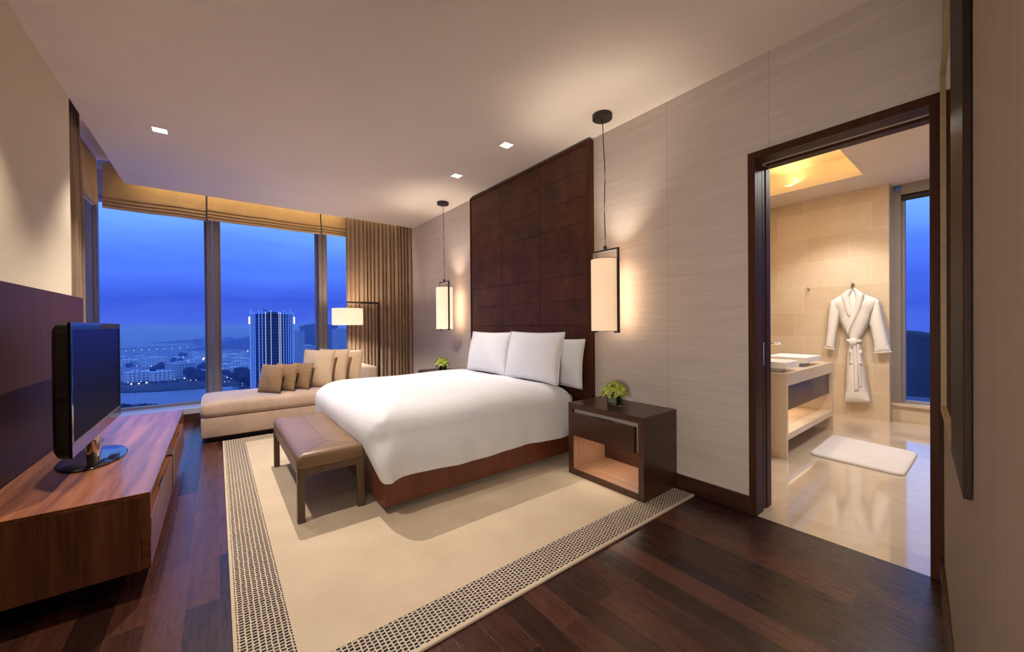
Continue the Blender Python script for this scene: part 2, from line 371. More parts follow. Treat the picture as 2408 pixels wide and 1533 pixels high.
def mk_rug():
    mt, nt = new_mat('cream_rug_with_dotted_border')
    tc = N(nt, 'ShaderNodeTexCoord'); nz = N(nt, 'ShaderNodeTexNoise'); nz.inputs['Scale'].default_value = 38; nz.inputs['Detail'].default_value = 2; LK(nt, tc.outputs['Object'], nz.inputs['Vector'])
    s1 = N(nt, 'ShaderNodeVectorMath'); s1.operation = 'SUBTRACT'; LK(nt, nz.outputs['Color'], s1.inputs[0]); s1.inputs[1].default_value = (.5, .5, .5)
    s2 = N(nt, 'ShaderNodeVectorMath'); s2.operation = 'SCALE'; LK(nt, s1.outputs[0], s2.inputs[0]); s2.inputs['Scale'].default_value = .011
    s3 = N(nt, 'ShaderNodeVectorMath'); s3.operation = 'ADD'; LK(nt, tc.outputs['Object'], s3.inputs[0]); LK(nt, s2.outputs[0], s3.inputs[1])
    sp = N(nt, 'ShaderNodeSeparateXYZ'); LK(nt, s3.outputs[0], sp.inputs[0])
    raw = N(nt, 'ShaderNodeSeparateXYZ'); LK(nt, tc.outputs['Object'], raw.inputs[0])
    def cells(px, py, ax, ay):
        u = math_n(nt, 'DIVIDE', sp.outputs[0], px); v = math_n(nt, 'DIVIDE', sp.outputs[1], py)
        v = math_n(nt, 'ADD', v, math_n(nt, 'MULTIPLY', math_n(nt, 'MODULO', math_n(nt, 'FLOOR', u), 2.0), .35))
        a = math_n(nt, 'ABSOLUTE', math_n(nt, 'SUBTRACT', math_n(nt, 'FRACT', u), .5)); b = math_n(nt, 'ABSOLUTE', math_n(nt, 'SUBTRACT', math_n(nt, 'FRACT', v), .5))
        return math_n(nt, 'MULTIPLY', math_n(nt, 'LESS_THAN', a, ax), math_n(nt, 'LESS_THAN', b, ay))
    cell = cells(.0212, .0187, .37, .32)
    bx = math_n(nt, 'LESS_THAN', raw.outputs[0], .2); by = math_n(nt, 'LESS_THAN', raw.outputs[1], .212)
    bz = math_n(nt, 'GREATER_THAN', raw.outputs[1], 3.74)
    inb = math_n(nt, 'MAXIMUM', math_n(nt, 'MAXIMUM', bx, by), bz)
    ins = math_n(nt, 'MULTIPLY', math_n(nt, 'GREATER_THAN', raw.outputs[0], .014), math_n(nt, 'GREATER_THAN', raw.outputs[1], .018))
    mask = math_n(nt, 'MULTIPLY', math_n(nt, 'MULTIPLY', cell, inb), ins)
    fine = noise(nt, objcoord(nt, (1, 1, 1)), 330, 2, .6); big = noise(nt, objcoord(nt), 3, 3)
    cream = ramp(nt, math_n(nt, 'ADD', math_n(nt, 'MULTIPLY', fine, .6), math_n(nt, 'MULTIPLY', big, .4)), [(.3, srgb(196, 176, 148)), (.7, srgb(226, 208, 180))])
    dark = ramp(nt, fine, [(.3, srgb(24, 24, 30)), (.7, srgb(52, 54, 66))])
    mx = N(nt, 'ShaderNodeMix', data_type='RGBA'); LK(nt, mask, mx.inputs['Factor']); LK(nt, cream, mx.inputs['A']); LK(nt, dark, mx.inputs['B'])
    h = math_n(nt, 'ADD', fine, math_n(nt, 'MULTIPLY', mask, .6))
    principled(nt, mx.outputs['Result'], .95, bump(nt, h, .5, .004), sheen=.15, spec=.1); return mt
M['rug'] = mk_rug()

def mk_glass(name, tint=(1, 1, 1, 1), k=.6, ior=1.45):
    mt, nt = new_mat(name)
    t = N(nt, 'ShaderNodeBsdfTransparent'); t.inputs[0].default_value = tint
    g = N(nt, 'ShaderNodeBsdfGlossy'); g.inputs['Roughness'].default_value = 0.0
    fr = N(nt, 'ShaderNodeFresnel'); fr.inputs[0].default_value = ior
    mx = N(nt, 'ShaderNodeMixShader'); LK(nt, math_n(nt, 'MULTIPLY', fr.outputs[0], k), mx.inputs[0]); LK(nt, t.outputs[0], mx.inputs[1]); LK(nt, g.outputs[0], mx.inputs[2])
    o = N(nt, 'ShaderNodeOutputMaterial'); LK(nt, mx.outputs[0], o.inputs[0]); return mt
M['glass'] = mk_glass('window_glass', (.97, .98, 1, 1), .10)
M['vaseglass'] = mk_glass('vase_glass', (.93, .97, .94, 1), 1.0, 1.5)
M['mirror'] = plain('mirror_silver', (.88, .88, .86, 1), .01, .005, metallic=1)
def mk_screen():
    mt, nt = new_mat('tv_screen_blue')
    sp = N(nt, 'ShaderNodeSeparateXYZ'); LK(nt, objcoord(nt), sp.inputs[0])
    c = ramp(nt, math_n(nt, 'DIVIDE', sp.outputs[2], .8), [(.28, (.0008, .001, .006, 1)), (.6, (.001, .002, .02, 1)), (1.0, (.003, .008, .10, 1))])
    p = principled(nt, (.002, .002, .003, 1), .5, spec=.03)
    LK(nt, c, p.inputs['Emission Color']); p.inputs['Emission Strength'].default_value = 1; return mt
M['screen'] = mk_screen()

def mk_shade(name, col, strength):
    mt, nt = new_mat(name)
    f = noise(nt, objcoord(nt, (120, 120, 3)), 1, 2); f2 = noise(nt, objcoord(nt, (6, 6, 7)), 1, 2)
    s = math_n(nt, 'ADD', .78, math_n(nt, 'ADD', math_n(nt, 'MULTIPLY', f, .16), math_n(nt, 'MULTIPLY', f2, .28)))
    p = principled(nt, (.8, .7, .55, 1), .9, spec=.1)
    p.inputs['Emission Color'].default_value = col; LK(nt, math_n(nt, 'MULTIPLY', s, strength), p.inputs['Emission Strength'])
    return p and mt
M['shade'] = mk_shade('lit_silk_shade', (1.0, .62, .36, 1), .66)
M['shade_far'] = mk_shade('lit_pale_shade', (1.0, .74, .50, 1), .95)
M['lens'] = emit('downlight_lens', (1, .93, .8, 1), 14)

# ------------------------------------------------------------------ setting: room shell
X0, X1 = -.88, 2.855          # console wall / headboard wall
YW, ZC = 6.6, 3.065           # ceiling edge by the window / ceiling height
GY = 7.22                     # window glass
struct('floor', box((-1.6, -3.2, -.12), (2.852, 7.6, 0)), M['floor'])
struct('floor_bathroom', box((2.852, -2.2, -.12), (7.6, 7.6, .0)), M['bathfloor'])
struct('ceiling', boxes(((X0, -3.2, ZC), (X1, YW, ZC + .30)), ((-1.7, -3.2, ZC + .3), (3.0, GY + .4, ZC + .42)), ((-1.7, -3.2, ZC), (X0, 4.39, ZC + .3))), M['ceiling'])
# console wall and its return at the left window
struct('wall_left', boxes(((-1.45, -3.2, 0), (X0, 4.39, ZC + .3))), M['paper_tv'])
struct('trim_wainscot', box((X0, .6, 0), (X0 + .022, 4.60, 1.54), .003), M['panel'])
# headboard wall with door opening
DY0, DY1, DZ = .2, 1.03, 2.40
struct('wall_right', boxes(((X1, -2.2, 0), (3.1, DY0, ZC + .3)), ((X1, DY1, 0), (3.1, 7.6, ZC + .3)), ((X1, DY0, DZ), (3.1, DY1, ZC + .3))), M['paper'])
struct('baseboard_right', boxes(((X1 - .014, 1.05, 0), (X1, 2.385, .118), .003), ((X1 - .014, 4.535, 0), (X1, 6.8, .118), .003)), M['wenge_y'])
# window wall: low upstand, sill, mullions, lintel
struct('wall_back', boxes(((-1.6, 6.79, 0), (X1, 7.5, .11)), ((-1.6, GY - .02, 3.0), (X1, 7.5, 3.4)), ((-1.6, -.0, -.1), (-1.45, 4.39, .0))), M['stone_sill'])
struct('baseboard_back', box((-.9, 6.776, 0), (X1, 6.79, .11), .002), M['wenge'])
struct('trim_sill', boxes(((-1.45, 6.775, .112), (X1, 7.4, .184), .004), ((-1.5, 4.39, .112), (-1.02, 6.775, .184), .004)), M['stone_sill'])
struct('wall_left_upstand', box((-1.5, 4.39, 0), (-1.04, 6.79, .112)), M['stone_sill'])
def window(name, lo, hi, axis):
    r = bpy.data.objects.new(name, None); COL.objects.link(r); r['kind'] = 'structure'
    lo, hi = Vector(lo), Vector(hi); r.location = lo; d = hi - lo
    t, dep = .03, .05
    bm = bm_new()
    if axis == 'x':
        for a, b in (((0, -dep, 0), (t, dep, d.z)), ((d.x - t, -dep, 0), (d.x, dep, d.z)), ((t, -dep, 0), (d.x - t, dep, .03)), ((t, -dep, d.z - .03), (d.x - t, dep, d.z))): add_box(bm, a, b, .004)
        g = box((t, -.006, .03), (d.x - t, .006, d.z - .03))
    else:
        for a, b in (((-dep, 0, 0), (dep, t, d.z)), ((-dep, d.y - t, 0), (dep, d.y, d.z)), ((-dep, t, 0), (dep, d.y - t, .03)), ((-dep, t, d.z - .03), (dep, d.y - t, d.z))): add_box(bm, a, b, .004)
        g = box((-.006, t, .03), (.006, d.y - t, d.z - .03))
    obj('window_frame', bm, M['alu'], r); obj('window_pane', g, M['glass'], r)
    return r
window('window_1', (-1.24, GY, .184), (-.105, GY, 3.02), 'x')
window('window_2', (.025, GY, .184), (1.372, GY, 3.02), 'x')
window('window_3', (1.49, GY, .184), (2.83, GY, 3.02), 'x')
window('window_4', (-1.30, 4.42, .184), (-1.30, 7.14, 3.02), 'y')
struct('trim_mullion', boxes(((-.105, GY - .15, .184), (-.042, GY + .1, 3.02), .004), ((-.038, GY - .15, .184), (.025, GY + .1, 3.02), .004)), M['alu'])
struct('trim_mullion_east', boxes(((1.372, GY - .15, .184), (1.428, GY + .1, 3.02), .004), ((1.432, GY - .15, .184), (1.490, GY + .1, 3.02), .004)), M['alu'])
struct('trim_corner_post', box((-1.36, GY - .08, .184), (-1.22, GY + .1, 3.02), .006), M['alu'])
# near wall (holds the mirror), slightly out of square with the rest
NX0, NX1 = .55, 2.853
def ny(x): return -.089 + .0935 * x
bm = bm_new()
prism(bm, [(NX0, ny(NX0), 0), (NX1, ny(NX1), 0), (NX1, -.25, 0), (NX0, -.25, 0)], (0, 0, ZC))
struct('wall_front', bm, M['paper_near'])
bm = bm_new()
prism(bm, [(NX0, ny(NX0) + .012, 0), (NX1 - .016, ny(NX1) + .012, 0), (NX1 - .016, ny(NX1) + .0004, 0), (NX0, ny(NX0) + .0004, 0)], (0, 0, .118))
struct('baseboard_front', bm, M['wenge'])
struct('wall_entry', boxes(((-.88, -3.3, 0), (3.1, -3.2, ZC + .3)), ((1.7, -3.2, 0), (1.8, -.25, ZC + .3))), M['paper_near'])
# door frame (pocket sliding door, stepped reveal)
def door():
    r = bpy.data.objects.new('door_1', None); COL.objects.link(r); r['kind'] = 'structure'; r.location = (X1, .6, 0)
    y0, y1 = .165 - .6, 1.05 - .6
    i0, i1 = .222 - .6, 1.006 - .6
    zt, zi = 2.432, 2.383
    xf = -.02
    obj('casing', boxes(((xf, i1, 0), (0.02, y1, zt), .002), ((xf, y0, 0), (0.02, i0, zt), .002), ((xf, i0, zi), (0.02, i1, zt), .002)), M['wenge_z'], r)
    # reveal boards with the black sliding slot between them
    bs = []
    for a, b in ((.02, .10), (.175, .25)):
        bs += [((a, i1, 0), (b, i1 + .03, zi), .001), ((a, i0 - .03, 0), (b, i0, zi), .001), ((a, i0, zi), (b, i1, zi + .03), .001)]
    obj('door_jamb', boxes(*bs), M['wenge_z'], r)
    obj('door_slot', boxes(((.10, i1 + .016, 0), (.175, i1 + .03, zi)), ((.10, i0 - .03, 0), (.175, i0 - .016, zi)), ((.10, i0 - .03, zi + .018), (.175, i1 + .03, zi + .03))), M['black'], r)
    obj('sliding_door_edge', box((.118, i1 + .004, .01), (.158, i1 + .016, zi - .005), .001), M['wenge_z'], r)
    obj('latch_plate', box((.128, i1 + .001, 1.0), (.146, i1 + .006, 1.16), .001), M['chrome'], r)
door()

# ------------------------------------------------------------------ bathroom shell
BX = 6.82
struct('wall_bathroom_robe', boxes(((BX, .885, 0), (7.3, 3.4, ZC))), M['bathwall'])
struct('wall_bathroom_side', boxes(((3.1, 2.7, 0), (BX, 2.8, ZC)), ((3.1, -2.2, 0), (7.4, -2.1, ZC))), M['bathwall'])
struct('wall_bathroom_sill', boxes(((7.0, -2.1, 0), (7.3, .885, .20), .003), ((6.96, -2.1, .20), (7.3, .885, .235), .004)), M['vanitystone'])
struct('trim_bathroom_window', boxes(((7.02, .80, .235), (7.16, .885, 3.0), .004), ((7.0, .862, .235), (7.1, .885, ZC), .003), ((7.0, -2.1, 2.93), (7.16, .80, ZC), .004)), M['alu'])
struct('wall_bathroom_window', box((7.0, -2.1, .235), (7.3, -.75, ZC)), M['bathwall'])  # unseen wall added to keep blue sky light out
window('window_5', (7.12, -.75, .235), (7.12, .80, 2.93), 'y')
# ceiling with lit tray
CX0, CX1, CY0, CY1 = 4.3, 6.16, 1.02, 2.5
struct('ceiling_bathroom', boxes(((3.1, -2.1, ZC), (CX0, 2.7, ZC + .1)), ((CX1, -2.1, ZC), (7.3, 2.7, ZC + .1)), ((CX0, -2.1, ZC), (CX1, CY0, ZC + .1)), ((CX0, CY1, ZC), (CX1, 2.7, ZC + .1)),
       ((CX0 - .3, CY0 - .3, ZC + .34), (CX1 + .3, CY1 + .3, ZC + .4)), ((CX0 - .3, CY0 - .3, ZC + .1), (CX0 - .25, CY1 + .3, ZC + .34)), ((CX1 + .25, CY0 - .3, ZC + .1), (CX1 + .3, CY1 + .3, ZC + .34)),
       ((CX0 - .25, CY0 - .3, ZC + .1), (CX1 + .25, CY0 - .25, ZC + .34)), ((CX0 - .25, CY1 + .25, ZC + .1), (CX1 + .25, CY1 + .3, ZC + .34))), M['bathceil'])
for i, (lx, ly, sx, sy, aim) in enumerate([((CX0 + CX1) / 2, CY0 - .14, 1.9, .04, (0, .4, 1)), (CX1 + .14, (CY0 + CY1) / 2, .04, 1.5, (-.4, 0, 1)), (CX0 - .14, (CY0 + CY1) / 2, .04, 1.5, (.4, 0, 1)), ((CX0 + CX1) / 2, CY1 + .14, 1.9, .04, (0, -.4, 1))]):
    area('tray_glow', (lx, ly, ZC + .13), 9, sx, sy, (1, .66, .22), aim)

# ------------------------------------------------------------------ headboard
def headboard():
    y0, y1 = 2.385, 4.533
    r = thing('headboard', 'tall dark brown leather headboard panel rising to the ceiling behind the bed', 'headboard', (X1, (y0 + y1) / 2, 0))
    h = (y1 - y0) / 2; ztop = 3.045
    fr = bm_new(); dx = -.062
    for a, b in (((dx, -h, .016), (-.001, -h + .042, ztop)), ((dx, h - .012, .016), (-.001, h, ztop)), ((dx, -h + .042, ztop - .03), (-.001, h - .012, ztop))): add_box(fr, a, b, .002)
    add_box(fr, (-.0485, -h + .042, .016), (-.001, h - .012, ztop - .03))
    obj('frame', fr, M['wenge_z'], r)
    seams_y = [-h + .044, 3.10 - (y0 + y1) / 2, 3.809 - (y0 + y1) / 2, h - .014]
    zs = [0.03, .275, .525, .775, 1.025, 1.275, 1.53, 1.78, 2.03, 2.28, 2.53, 2.778, ztop - .032]
    for i in range(3):
        for j in range(len(zs) - 1):
            g = .0022
            b = box((-.0525 - .0012 * random.random(), seams_y[i] + g, zs[j] + g), (-.0486, seams_y[i + 1] - g, zs[j + 1] - g), .0022, 2)
            obj('leather_tile', b, M['leather_hb'], r)
    return r
headboard()

# ------------------------------------------------------------------ bed
BYC = 3.48
def rrect(cx, cy, hx, hy, rad, n=8, zs=0):
    pts = []
    for (sx, sy, a0) in ((1, 1, 0), (-1, 1, pi / 2), (-1, -1, pi), (1, -1, 3 * pi / 2)):
        for k in range(n + 1):
            a = a0 + (pi / 2) * k / n
            pts.append((cx + sx * (hx - rad) + rad * cos(a), cy + sy * (hy - rad) + rad * sin(a)))
    return pts
def densify(pts, step):
    out = []
    for i, p in enumerate(pts):
        q = pts[(i + 1) % len(pts)]; L = math.hypot(q[0] - p[0], q[1] - p[1]); n = max(1, int(round(L / step)))
        for k in range(n): out.append((p[0] + (q[0] - p[0]) * k / n, p[1] + (q[1] - p[1]) * k / n))
    return out
def bed():
    r = thing('bed', 'wide double bed under a smooth white duvet before the leather headboard', 'bed', (1.8, BYC, .015))
    bx0, bx1 = .885 - 1.8, 2.785 - 1.8
    hy = BYC - 2.555
    bb = bm_new(); add_box(bb, (bx0, -hy, .05), (bx1, hy, .36), .004)
    obj('bed_base', bb, M['bedwood'], r)
    obj('plinth', box((bx0 + .13, -hy + .12, 0), (bx1, hy - .12, .05)), M['black'], r)
    obj('mattress', box((bx0 + .02, -hy + .02, .36), (bx1 - .01, hy - .02, .60), .05, 4), M['linen'], r, smooth=60)
    # duvet: one draped cloth, rounded over the mattress, hanging down the sides and foot
    x0, x1 = .812 - 1.8, 2.70 - 1.8
    y0, y1 = 2.515 - BYC, 4.445 - BYC
    cx, cy, hx, hy2 = (x0 + x1) / 2, (y0 + y1) / 2, (x1 - x0) / 2, (y1 - y0) / 2
    base = densify(rrect(cx, cy, hx, hy2, .055, 10), .05)
    prof = []  # (inset, z)
    rt = .21
    top = .725
    prof += [(.02, None, 0.0), (.008, None, .35), (.0, None, .7), (.004, None, 1.0)]  # hanging part, blended to hem
    rings = []
    def hem(x, y):
        # side hem level .245, foot hem higher, near foot corner dips
        dfoot = (x - x0); side = min(abs(y - y0), abs(y - y1))
        if dfoot < .12 and side > .12: h = .335 + .012 * sin(y * 9)
        else: h = .243 + .010 * sin(x * 7)
        if dfoot < .12 and side <= .30: h = .228 + (.107) * min(1, max(0, (side - .02) / .28))
        return h
    def sag(x, y, z): return 0
    zs_top = top - rt * .9
    for k in range(9):  # hang
        t = k / 8
        ring = []
        for (x, y) in base:
            n = Vector((x - cx, y - cy)); nx = max(-1, min(1, (x - cx) / hx)); nyy = max(-1, min(1, (y - cy) / hy2))
            hz = hem(x, y); z = hz + (zs_top - hz) * t
            fl = (1 - t) ** 1.5
            ins = -.012 * fl + .02 * sin(pi * t) * -1
            wob = (.008 * sin(x * 11 + y * 6) + .006 * sin(x * 23 - y * 17)) * fl
            footin = .0
            if x - x0 < .08: footin = .055 * fl         # foot side falls inward towards the bed base
            px = x - ins * (1 if nx > .95 else -.35 if nx < -.95 else 0) + footin
            py = y - (ins - wob) * (1 if nyy > .9 else -1 if nyy < -.9 else 0)
            ring.append((px, py, z))
        rings.append(ring)
    for k in range(1, 11):  # shoulder
        a = (pi / 2) * k / 10
        ins = rt * 1.15 * (1 - cos(a)); z = zs_top + rt * .9 * sin(a) * .93
        f = 1 - ins / min(hx, hy2)
        rings.append([(cx + (x - cx) * (1 - ins / hx), cy + (y - cy) * (1 - ins / hy2), z) for (x, y) in base])
    last = rings[-1]
    for k in range(1, 9):  # gently domed top
        t = k / 8
        rings.append([(cx + (x - cx) * (1 - t * .97), cy + (y - cy) * (1 - t * .97), z + rt * .9 * .07 * sin(t * pi / 2) + .012 * sin(t * pi / 2)) for (x, y, z) in last])
    bm = loft(bm_new(), rings, True, False, True)
    # soft rumples
    for v in bm.verts:
        d = .004 * sin(v.co.x * 6 + 1.3 * sin(v.co.y * 5)) + .003 * sin(v.co.y * 8 + v.co.x * 3)
        v.co.z += d * (1 if v.co.z > .6 else .3)
        # pinched fold where the cloth turns the near foot corner
        dx, dy = v.co.x - x0, v.co.y - y0
        if dx < .35 and dy < .35:
            g = math.exp(-((dx - .035) ** 2 / .0025 + (dy - .03) ** 2 / .006)) * max(0, 1 - abs(v.co.z - .50) / .13)
            v.co.x += .055 * g; v.co.y += .045 * g; v.co.z -= .015 * g
    dv = obj('duvet', bm, M['linen'], r, smooth='all')
    dv['label'] = 'smooth white duvet hanging over the sides'
    sub = dv.modifiers.new('sub', 'SUBSURF'); sub.levels = 1; sub.render_levels = 2
    sol = dv.modifiers.new('thick', 'SOLIDIFY'); sol.thickness = .012; sol.offset = 0
    return r
bed()
def pillow_mesh(wd, ht, th, n=22, pinch=.055, power=2.2):
    """upright cushion in local x (width) and z (height), thickness along y"""
    bm = bm_new(); V = {}
    for s in (1, -1):
        for i in range(n + 1):
            for j in range(n + 1):
                u = -1 + 2 * i / n; v = -1 + 2 * j / n
                edge = i in (0, n) or j in (0, n)
                if s == -1 and edge: V[s, i, j] = V[1, i, j]; continue
                x = u * (1 - pinch * (1 - v * v)) * wd / 2; zz = v * (1 - pinch * (1 - u * u)) * ht / 2
                t = th / 2 * ((1 - abs(u) ** power) * (1 - abs(v) ** power)) ** .55
                t += .006 * sin(u * 5 + v * 3) * (1 - abs(u)) * (1 - abs(v))
                V[s, i, j] = bm.verts.new((x, s * t, zz + ht / 2))
    for s in (1, -1):
        for i in range(n):
            for j in range(n):
                f = [V[s, i, j], V[s, i + 1, j], V[s, i + 1, j + 1], V[s, i, j + 1]]
                try: bm.faces.new(f if s < 0 else list(reversed(f)))
                except ValueError: pass
    return bm
def pillow(name, label, cat, group, mat, wd, ht, th, loc, yaw, lean, pinch=.055, piping=True, roll=0):
    """yaw: direction the front (-y local) is turned; lean back angle"""
    r = thing(name, label, cat, loc, 0, group)
    r.rotation_euler = (Matrix.Rotation(yaw, 3, 'Z') @ Matrix.Rotation(-lean, 3, 'X') @ Matrix.Rotation(roll, 3, 'Y')).to_euler()
    obj('cover', pillow_mesh(wd, ht, th, pinch=pinch), mat, r, smooth='all')
    if piping:
        n = 20; pts = []
        def e(u, v): return (u * (1 - pinch * (1 - v * v)) * wd / 2, 0, v * (1 - pinch * (1 - u * u)) * ht / 2 + ht / 2)
        for k in range(n): pts.append(e(-1 + 2 * k / n, -1))
        for k in range(n): pts.append(e(1, -1 + 2 * k / n))
        for k in range(n): pts.append(e(1 - 2 * k / n, 1))
        for k in range(n): pts.append(e(-1, 1 - 2 * k / n))
        pts.append(pts[0])
        obj('piping', add_tube(bm_new(), pts, .0035, 6), mat, r, smooth='all')
    return r
ZB = .735
PG = 'white pillows standing against the headboard'
pillow('bed_pillow', 'large white pillow standing on the bed, in front at the window side', 'pillow', PG, M['linen'], .84, .49, .21, (2.50, 3.745, ZB - .005), -pi / 2, .20)
pillow('bed_pillow', 'large white pillow standing on the bed, in front at the door side', 'pillow', PG, M['linen'], .84, .50, .21, (2.485, 2.93, ZB - .005), -pi / 2, .20)
pillow('bed_pillow', 'white pillow half hidden behind the front pillow nearest the door', 'pillow', PG, M['linen'], .80, .47, .11, (2.69, 2.80, ZB - .05), -pi / 2, .10)

# ------------------------------------------------------------------ bench
def bench():
    x0, x1, y0, y1 = .402, .824, 2.79, 4.10
    r = thing('bench', 'taupe leather upholstered bench on dark legs at the foot of the bed', 'bench', ((x0 + x1) / 2, (y0 + y1) / 2, .015))
    hx, hy = (x1 - x0) / 2, (y1 - y0) / 2
    bm = bm_new(); n = 10
    for p in (0,):
        rings = []
        outer = densify(rrect(0, 0, hx, hy, .018, 4), .12)
        prof = [(.004, .365), (0, .372), (0, .415), (.006, .437), (.018, .451), (.04, .459), (.09, .464), (.16, .467)]
        for ins, z in prof: rings.append([(x * (1 - ins / hx), y * (1 - ins / hy), z - .015) for x, y in outer])
        loft(bm, rings, True, True, True)
    seat = obj('seat_cushion', bm, M['leather_bench'], r, smooth=50)
    sm = bm_new(); q = hx * .9
    z = .4525
    for s in (-1, 1):
        add_tube(sm, [(-hx + .03, s * (hy - .03), z - .012), (-hx + .09, s * (hy - .09), z - .003), (0, s * (hy - hx), z + .0005)], .0012, 6)
        add_tube(sm, [(hx - .03, s * (hy - .03), z - .012), (hx - .09, s * (hy - .09), z - .003), (0, s * (hy - hx), z + .0005)], .0012, 6)
    add_tube(sm, [(0, -(hy - hx), z + .0005), (0, (hy - hx), z + .0005)], .0012, 6)
    obj('seam', sm, M['leather_bench'], seat)
    rb = bm_new(); t = .042
    for a, b in (((-hx + t, -hy + .003, .305), (hx - t, -hy + t, .35)), ((-hx + t, hy - t, .305), (hx - t, hy - .003, .35)), ((-hx + .003, -hy + t, .305), (-hx + t, hy - t, .35)), ((hx - t, -hy + t, .305), (hx - .003, hy - t, .35))): add_box(rb, a, b, .002)
    obj('rail', rb, M['benchwood'], r)
    for sx in (-1, 1):
        for sy in (-1, 1):
            xa, xb = sorted((sx * hx, sx * (hx - .044))); ya, yb = sorted((sy * hy, sy * (hy - .044)))
            obj('leg', box((xa, ya, 0), (xb, yb, .35), .003), M['benchwood'], r)
bench()

# ------------------------------------------------------------------ rug
tag(obj('rug', box((0, 0, 0), (2.775, 3.96, .014), .004), M['rug'], loc=(.04, 1.41, .0005)), 'cream rug with navy dotted border on the dark plank floor', 'rug')

# ------------------------------------------------------------------ nightstands
def nightstand(yc, label):
    r = thing('nightstand', label, 'nightstand', (2.395, yc, .0), 0, 'nightstands either side of the bed')
    D = X1 - .016 - 2.395; h = .367; H = .622
    zb = .0165
    c = bm_new()
    for a, b in (((0, -h, H - .046), (D, h, H)), ((0, -h, zb), (D, -h + .046, H - .046)), ((0, h - .046, zb), (D, h, H - .046)), ((0, -h + .046, zb), (D, h - .046, .064))): add_box(c, a, b, .0015)
    obj('carcass', c, M['wenge'], r)
    for ya in (-h + .046, h - .050): obj('lining', box((.012, ya, .064), (D - .02, ya + .004, .40)), M['nightlining'], r)
    obj('shelf', box((.004, -h + .050, .064), (D - .02, h - .050, .069)), M['nightlining_x'], r)
    obj('back_panel', box((D - .02, -h + .046, .064), (D - .004, h - .046, H - .046)), M['wenge_y'], r)
    obj('drawer_box', box((.022, -h + .048, .360), (D - .03, h - .048, .575), .001), M['greymetal'], r)
    d = obj('drawer_front', box((-.022, -h + .066, .356), (.014, h - .062, .545), .0015), M['wenge_y'], r)
    obj('finger_slot', box((-.0225, -.09, .545), (.010, .09, .5475)), M['black'], d)
    l = area('nightstand_glow', (2.395 + .2, yc, .350), 1.7, .5, .25, (1, .82, .64)); l.parent = None
    return r
nightstand(1.932, 'dark wood nightstand with lit open shelf, beside the bed nearest the doorway')
nightstand(5.03, 'dark nightstand behind the bed on the window side, only its top edge showing')

# ------------------------------------------------------------------ flowers
M['petal'] = plain('green_orchid_petal', srgb(178, 198, 74), .5, .25, 40)
M['lip'] = plain('pink_orchid_lip', srgb(226, 172, 150), .5, .2, 60)
M['leaf'] = plain('dark_leaf', srgb(44, 66, 34), .4, .3, 20)
M['leaflining'] = plain('rolled_leaf', srgb(84, 110, 58), .35, .5, 30)
def petal_bm(bm, base, direc, up, L, W, curl=.3):
    d = Vector(direc).normalized(); u = Vector(up).normalized(); s = d.cross(u).normalized(); u = s.cross(d)
    n = 6; rows = []
    for i in range(n + 1):
        t = i / n; wdt = W * sin(pi * (t * .86 + .10)) ** .8 if i < n else .001
        c = Vector(base) + d * (L * t) + u * (-curl * L * t * t)
        rows.append([bm.verts.new(c - s * wdt / 2 + u * .12 * wdt), bm.verts.new(c), bm.verts.new(c + s * wdt / 2 + u * .12 * wdt)])
    for a, b in zip(rows, rows[1:]):
        for k in range(2): bm.faces.new((a[k], a[k + 1], b[k + 1], b[k]))
def flowers(loc, label, seed):
    rnd = random.Random(seed)
    r = thing('orchid_vase', label, 'flower vase', loc, 0, 'orchids in cube vases on the nightstands')
    a, h, t = .046, .088, .005
    g = bm_new()
    for lo, hi in (((-a, -a, 0), (a, a, .012)), ((-a, -a, .012), (-a + t, a, h)), ((a - t, -a, .012), (a, a, h)), ((-a + t, -a, .012), (a - t, -a + t, h)), ((-a + t, a - t, .012), (a - t, a, h))): add_box(g, lo, hi, .0008, 1)
    obj('glass_cube', g, M['vaseglass'], r)
    obj('leaf_lining', box((-a + .007, -a + .007, .022), (a - .007, a - .007, h - .004), .006), M['leaflining'], r)
    for k in range(9):
        az = 2 * pi * k / 8 + rnd.uniform(-.2, .2); el = radians(rnd.uniform(18, 40))
        if k == 8: az, el = 1.0, radians(85)
        n = Vector((cos(az) * cos(el), sin(az) * cos(el), sin(el)))
        c = Vector((0, 0, .100)) + Vector((n.x * .070, n.y * .070, n.z * .060))
        up = Vector((0, 0, 1)) if k < 8 else Vector((1, 0, 0))
        s = n.cross(up).normalized(); uu = s.cross(n)
        bm = bm_new()
        for q in range(5):
            ang = pi / 2 + 2 * pi * q / 5
            d = (s * cos(ang) + uu * sin(ang)) * .9 + n * .55
            petal_bm(bm, c, d, n, .070, .040, .35)
        o = obj('orchid', bm, M['petal'], r, smooth='all')
        lp = bm_new(); petal_bm(lp, c + n * .004, -uu * .7 + n * .9, n, .030, .026, .6)
        obj('lip', lp, M['lip'], o, smooth='all')
    for k in range(6):
        az = 2 * pi * k / 6 + rnd.uniform(-.3, .3)
        bm = bm_new(); el = rnd.uniform(-.1, .55)
        petal_bm(bm, (cos(az) * .03, sin(az) * .03, .088), (cos(az), sin(az), el), (0, 0, 1), rnd.uniform(.085, .115), .042, .35)
        obj('leaf', bm, M['leaf'], r, smooth='all')
flowers((2.575, 1.945, .6225), 'green orchids in a glass cube vase on the nearer nightstand', 3)
flowers((2.60, 5.02, .6225), 'green orchids in a glass cube vase beyond the bed', 5)

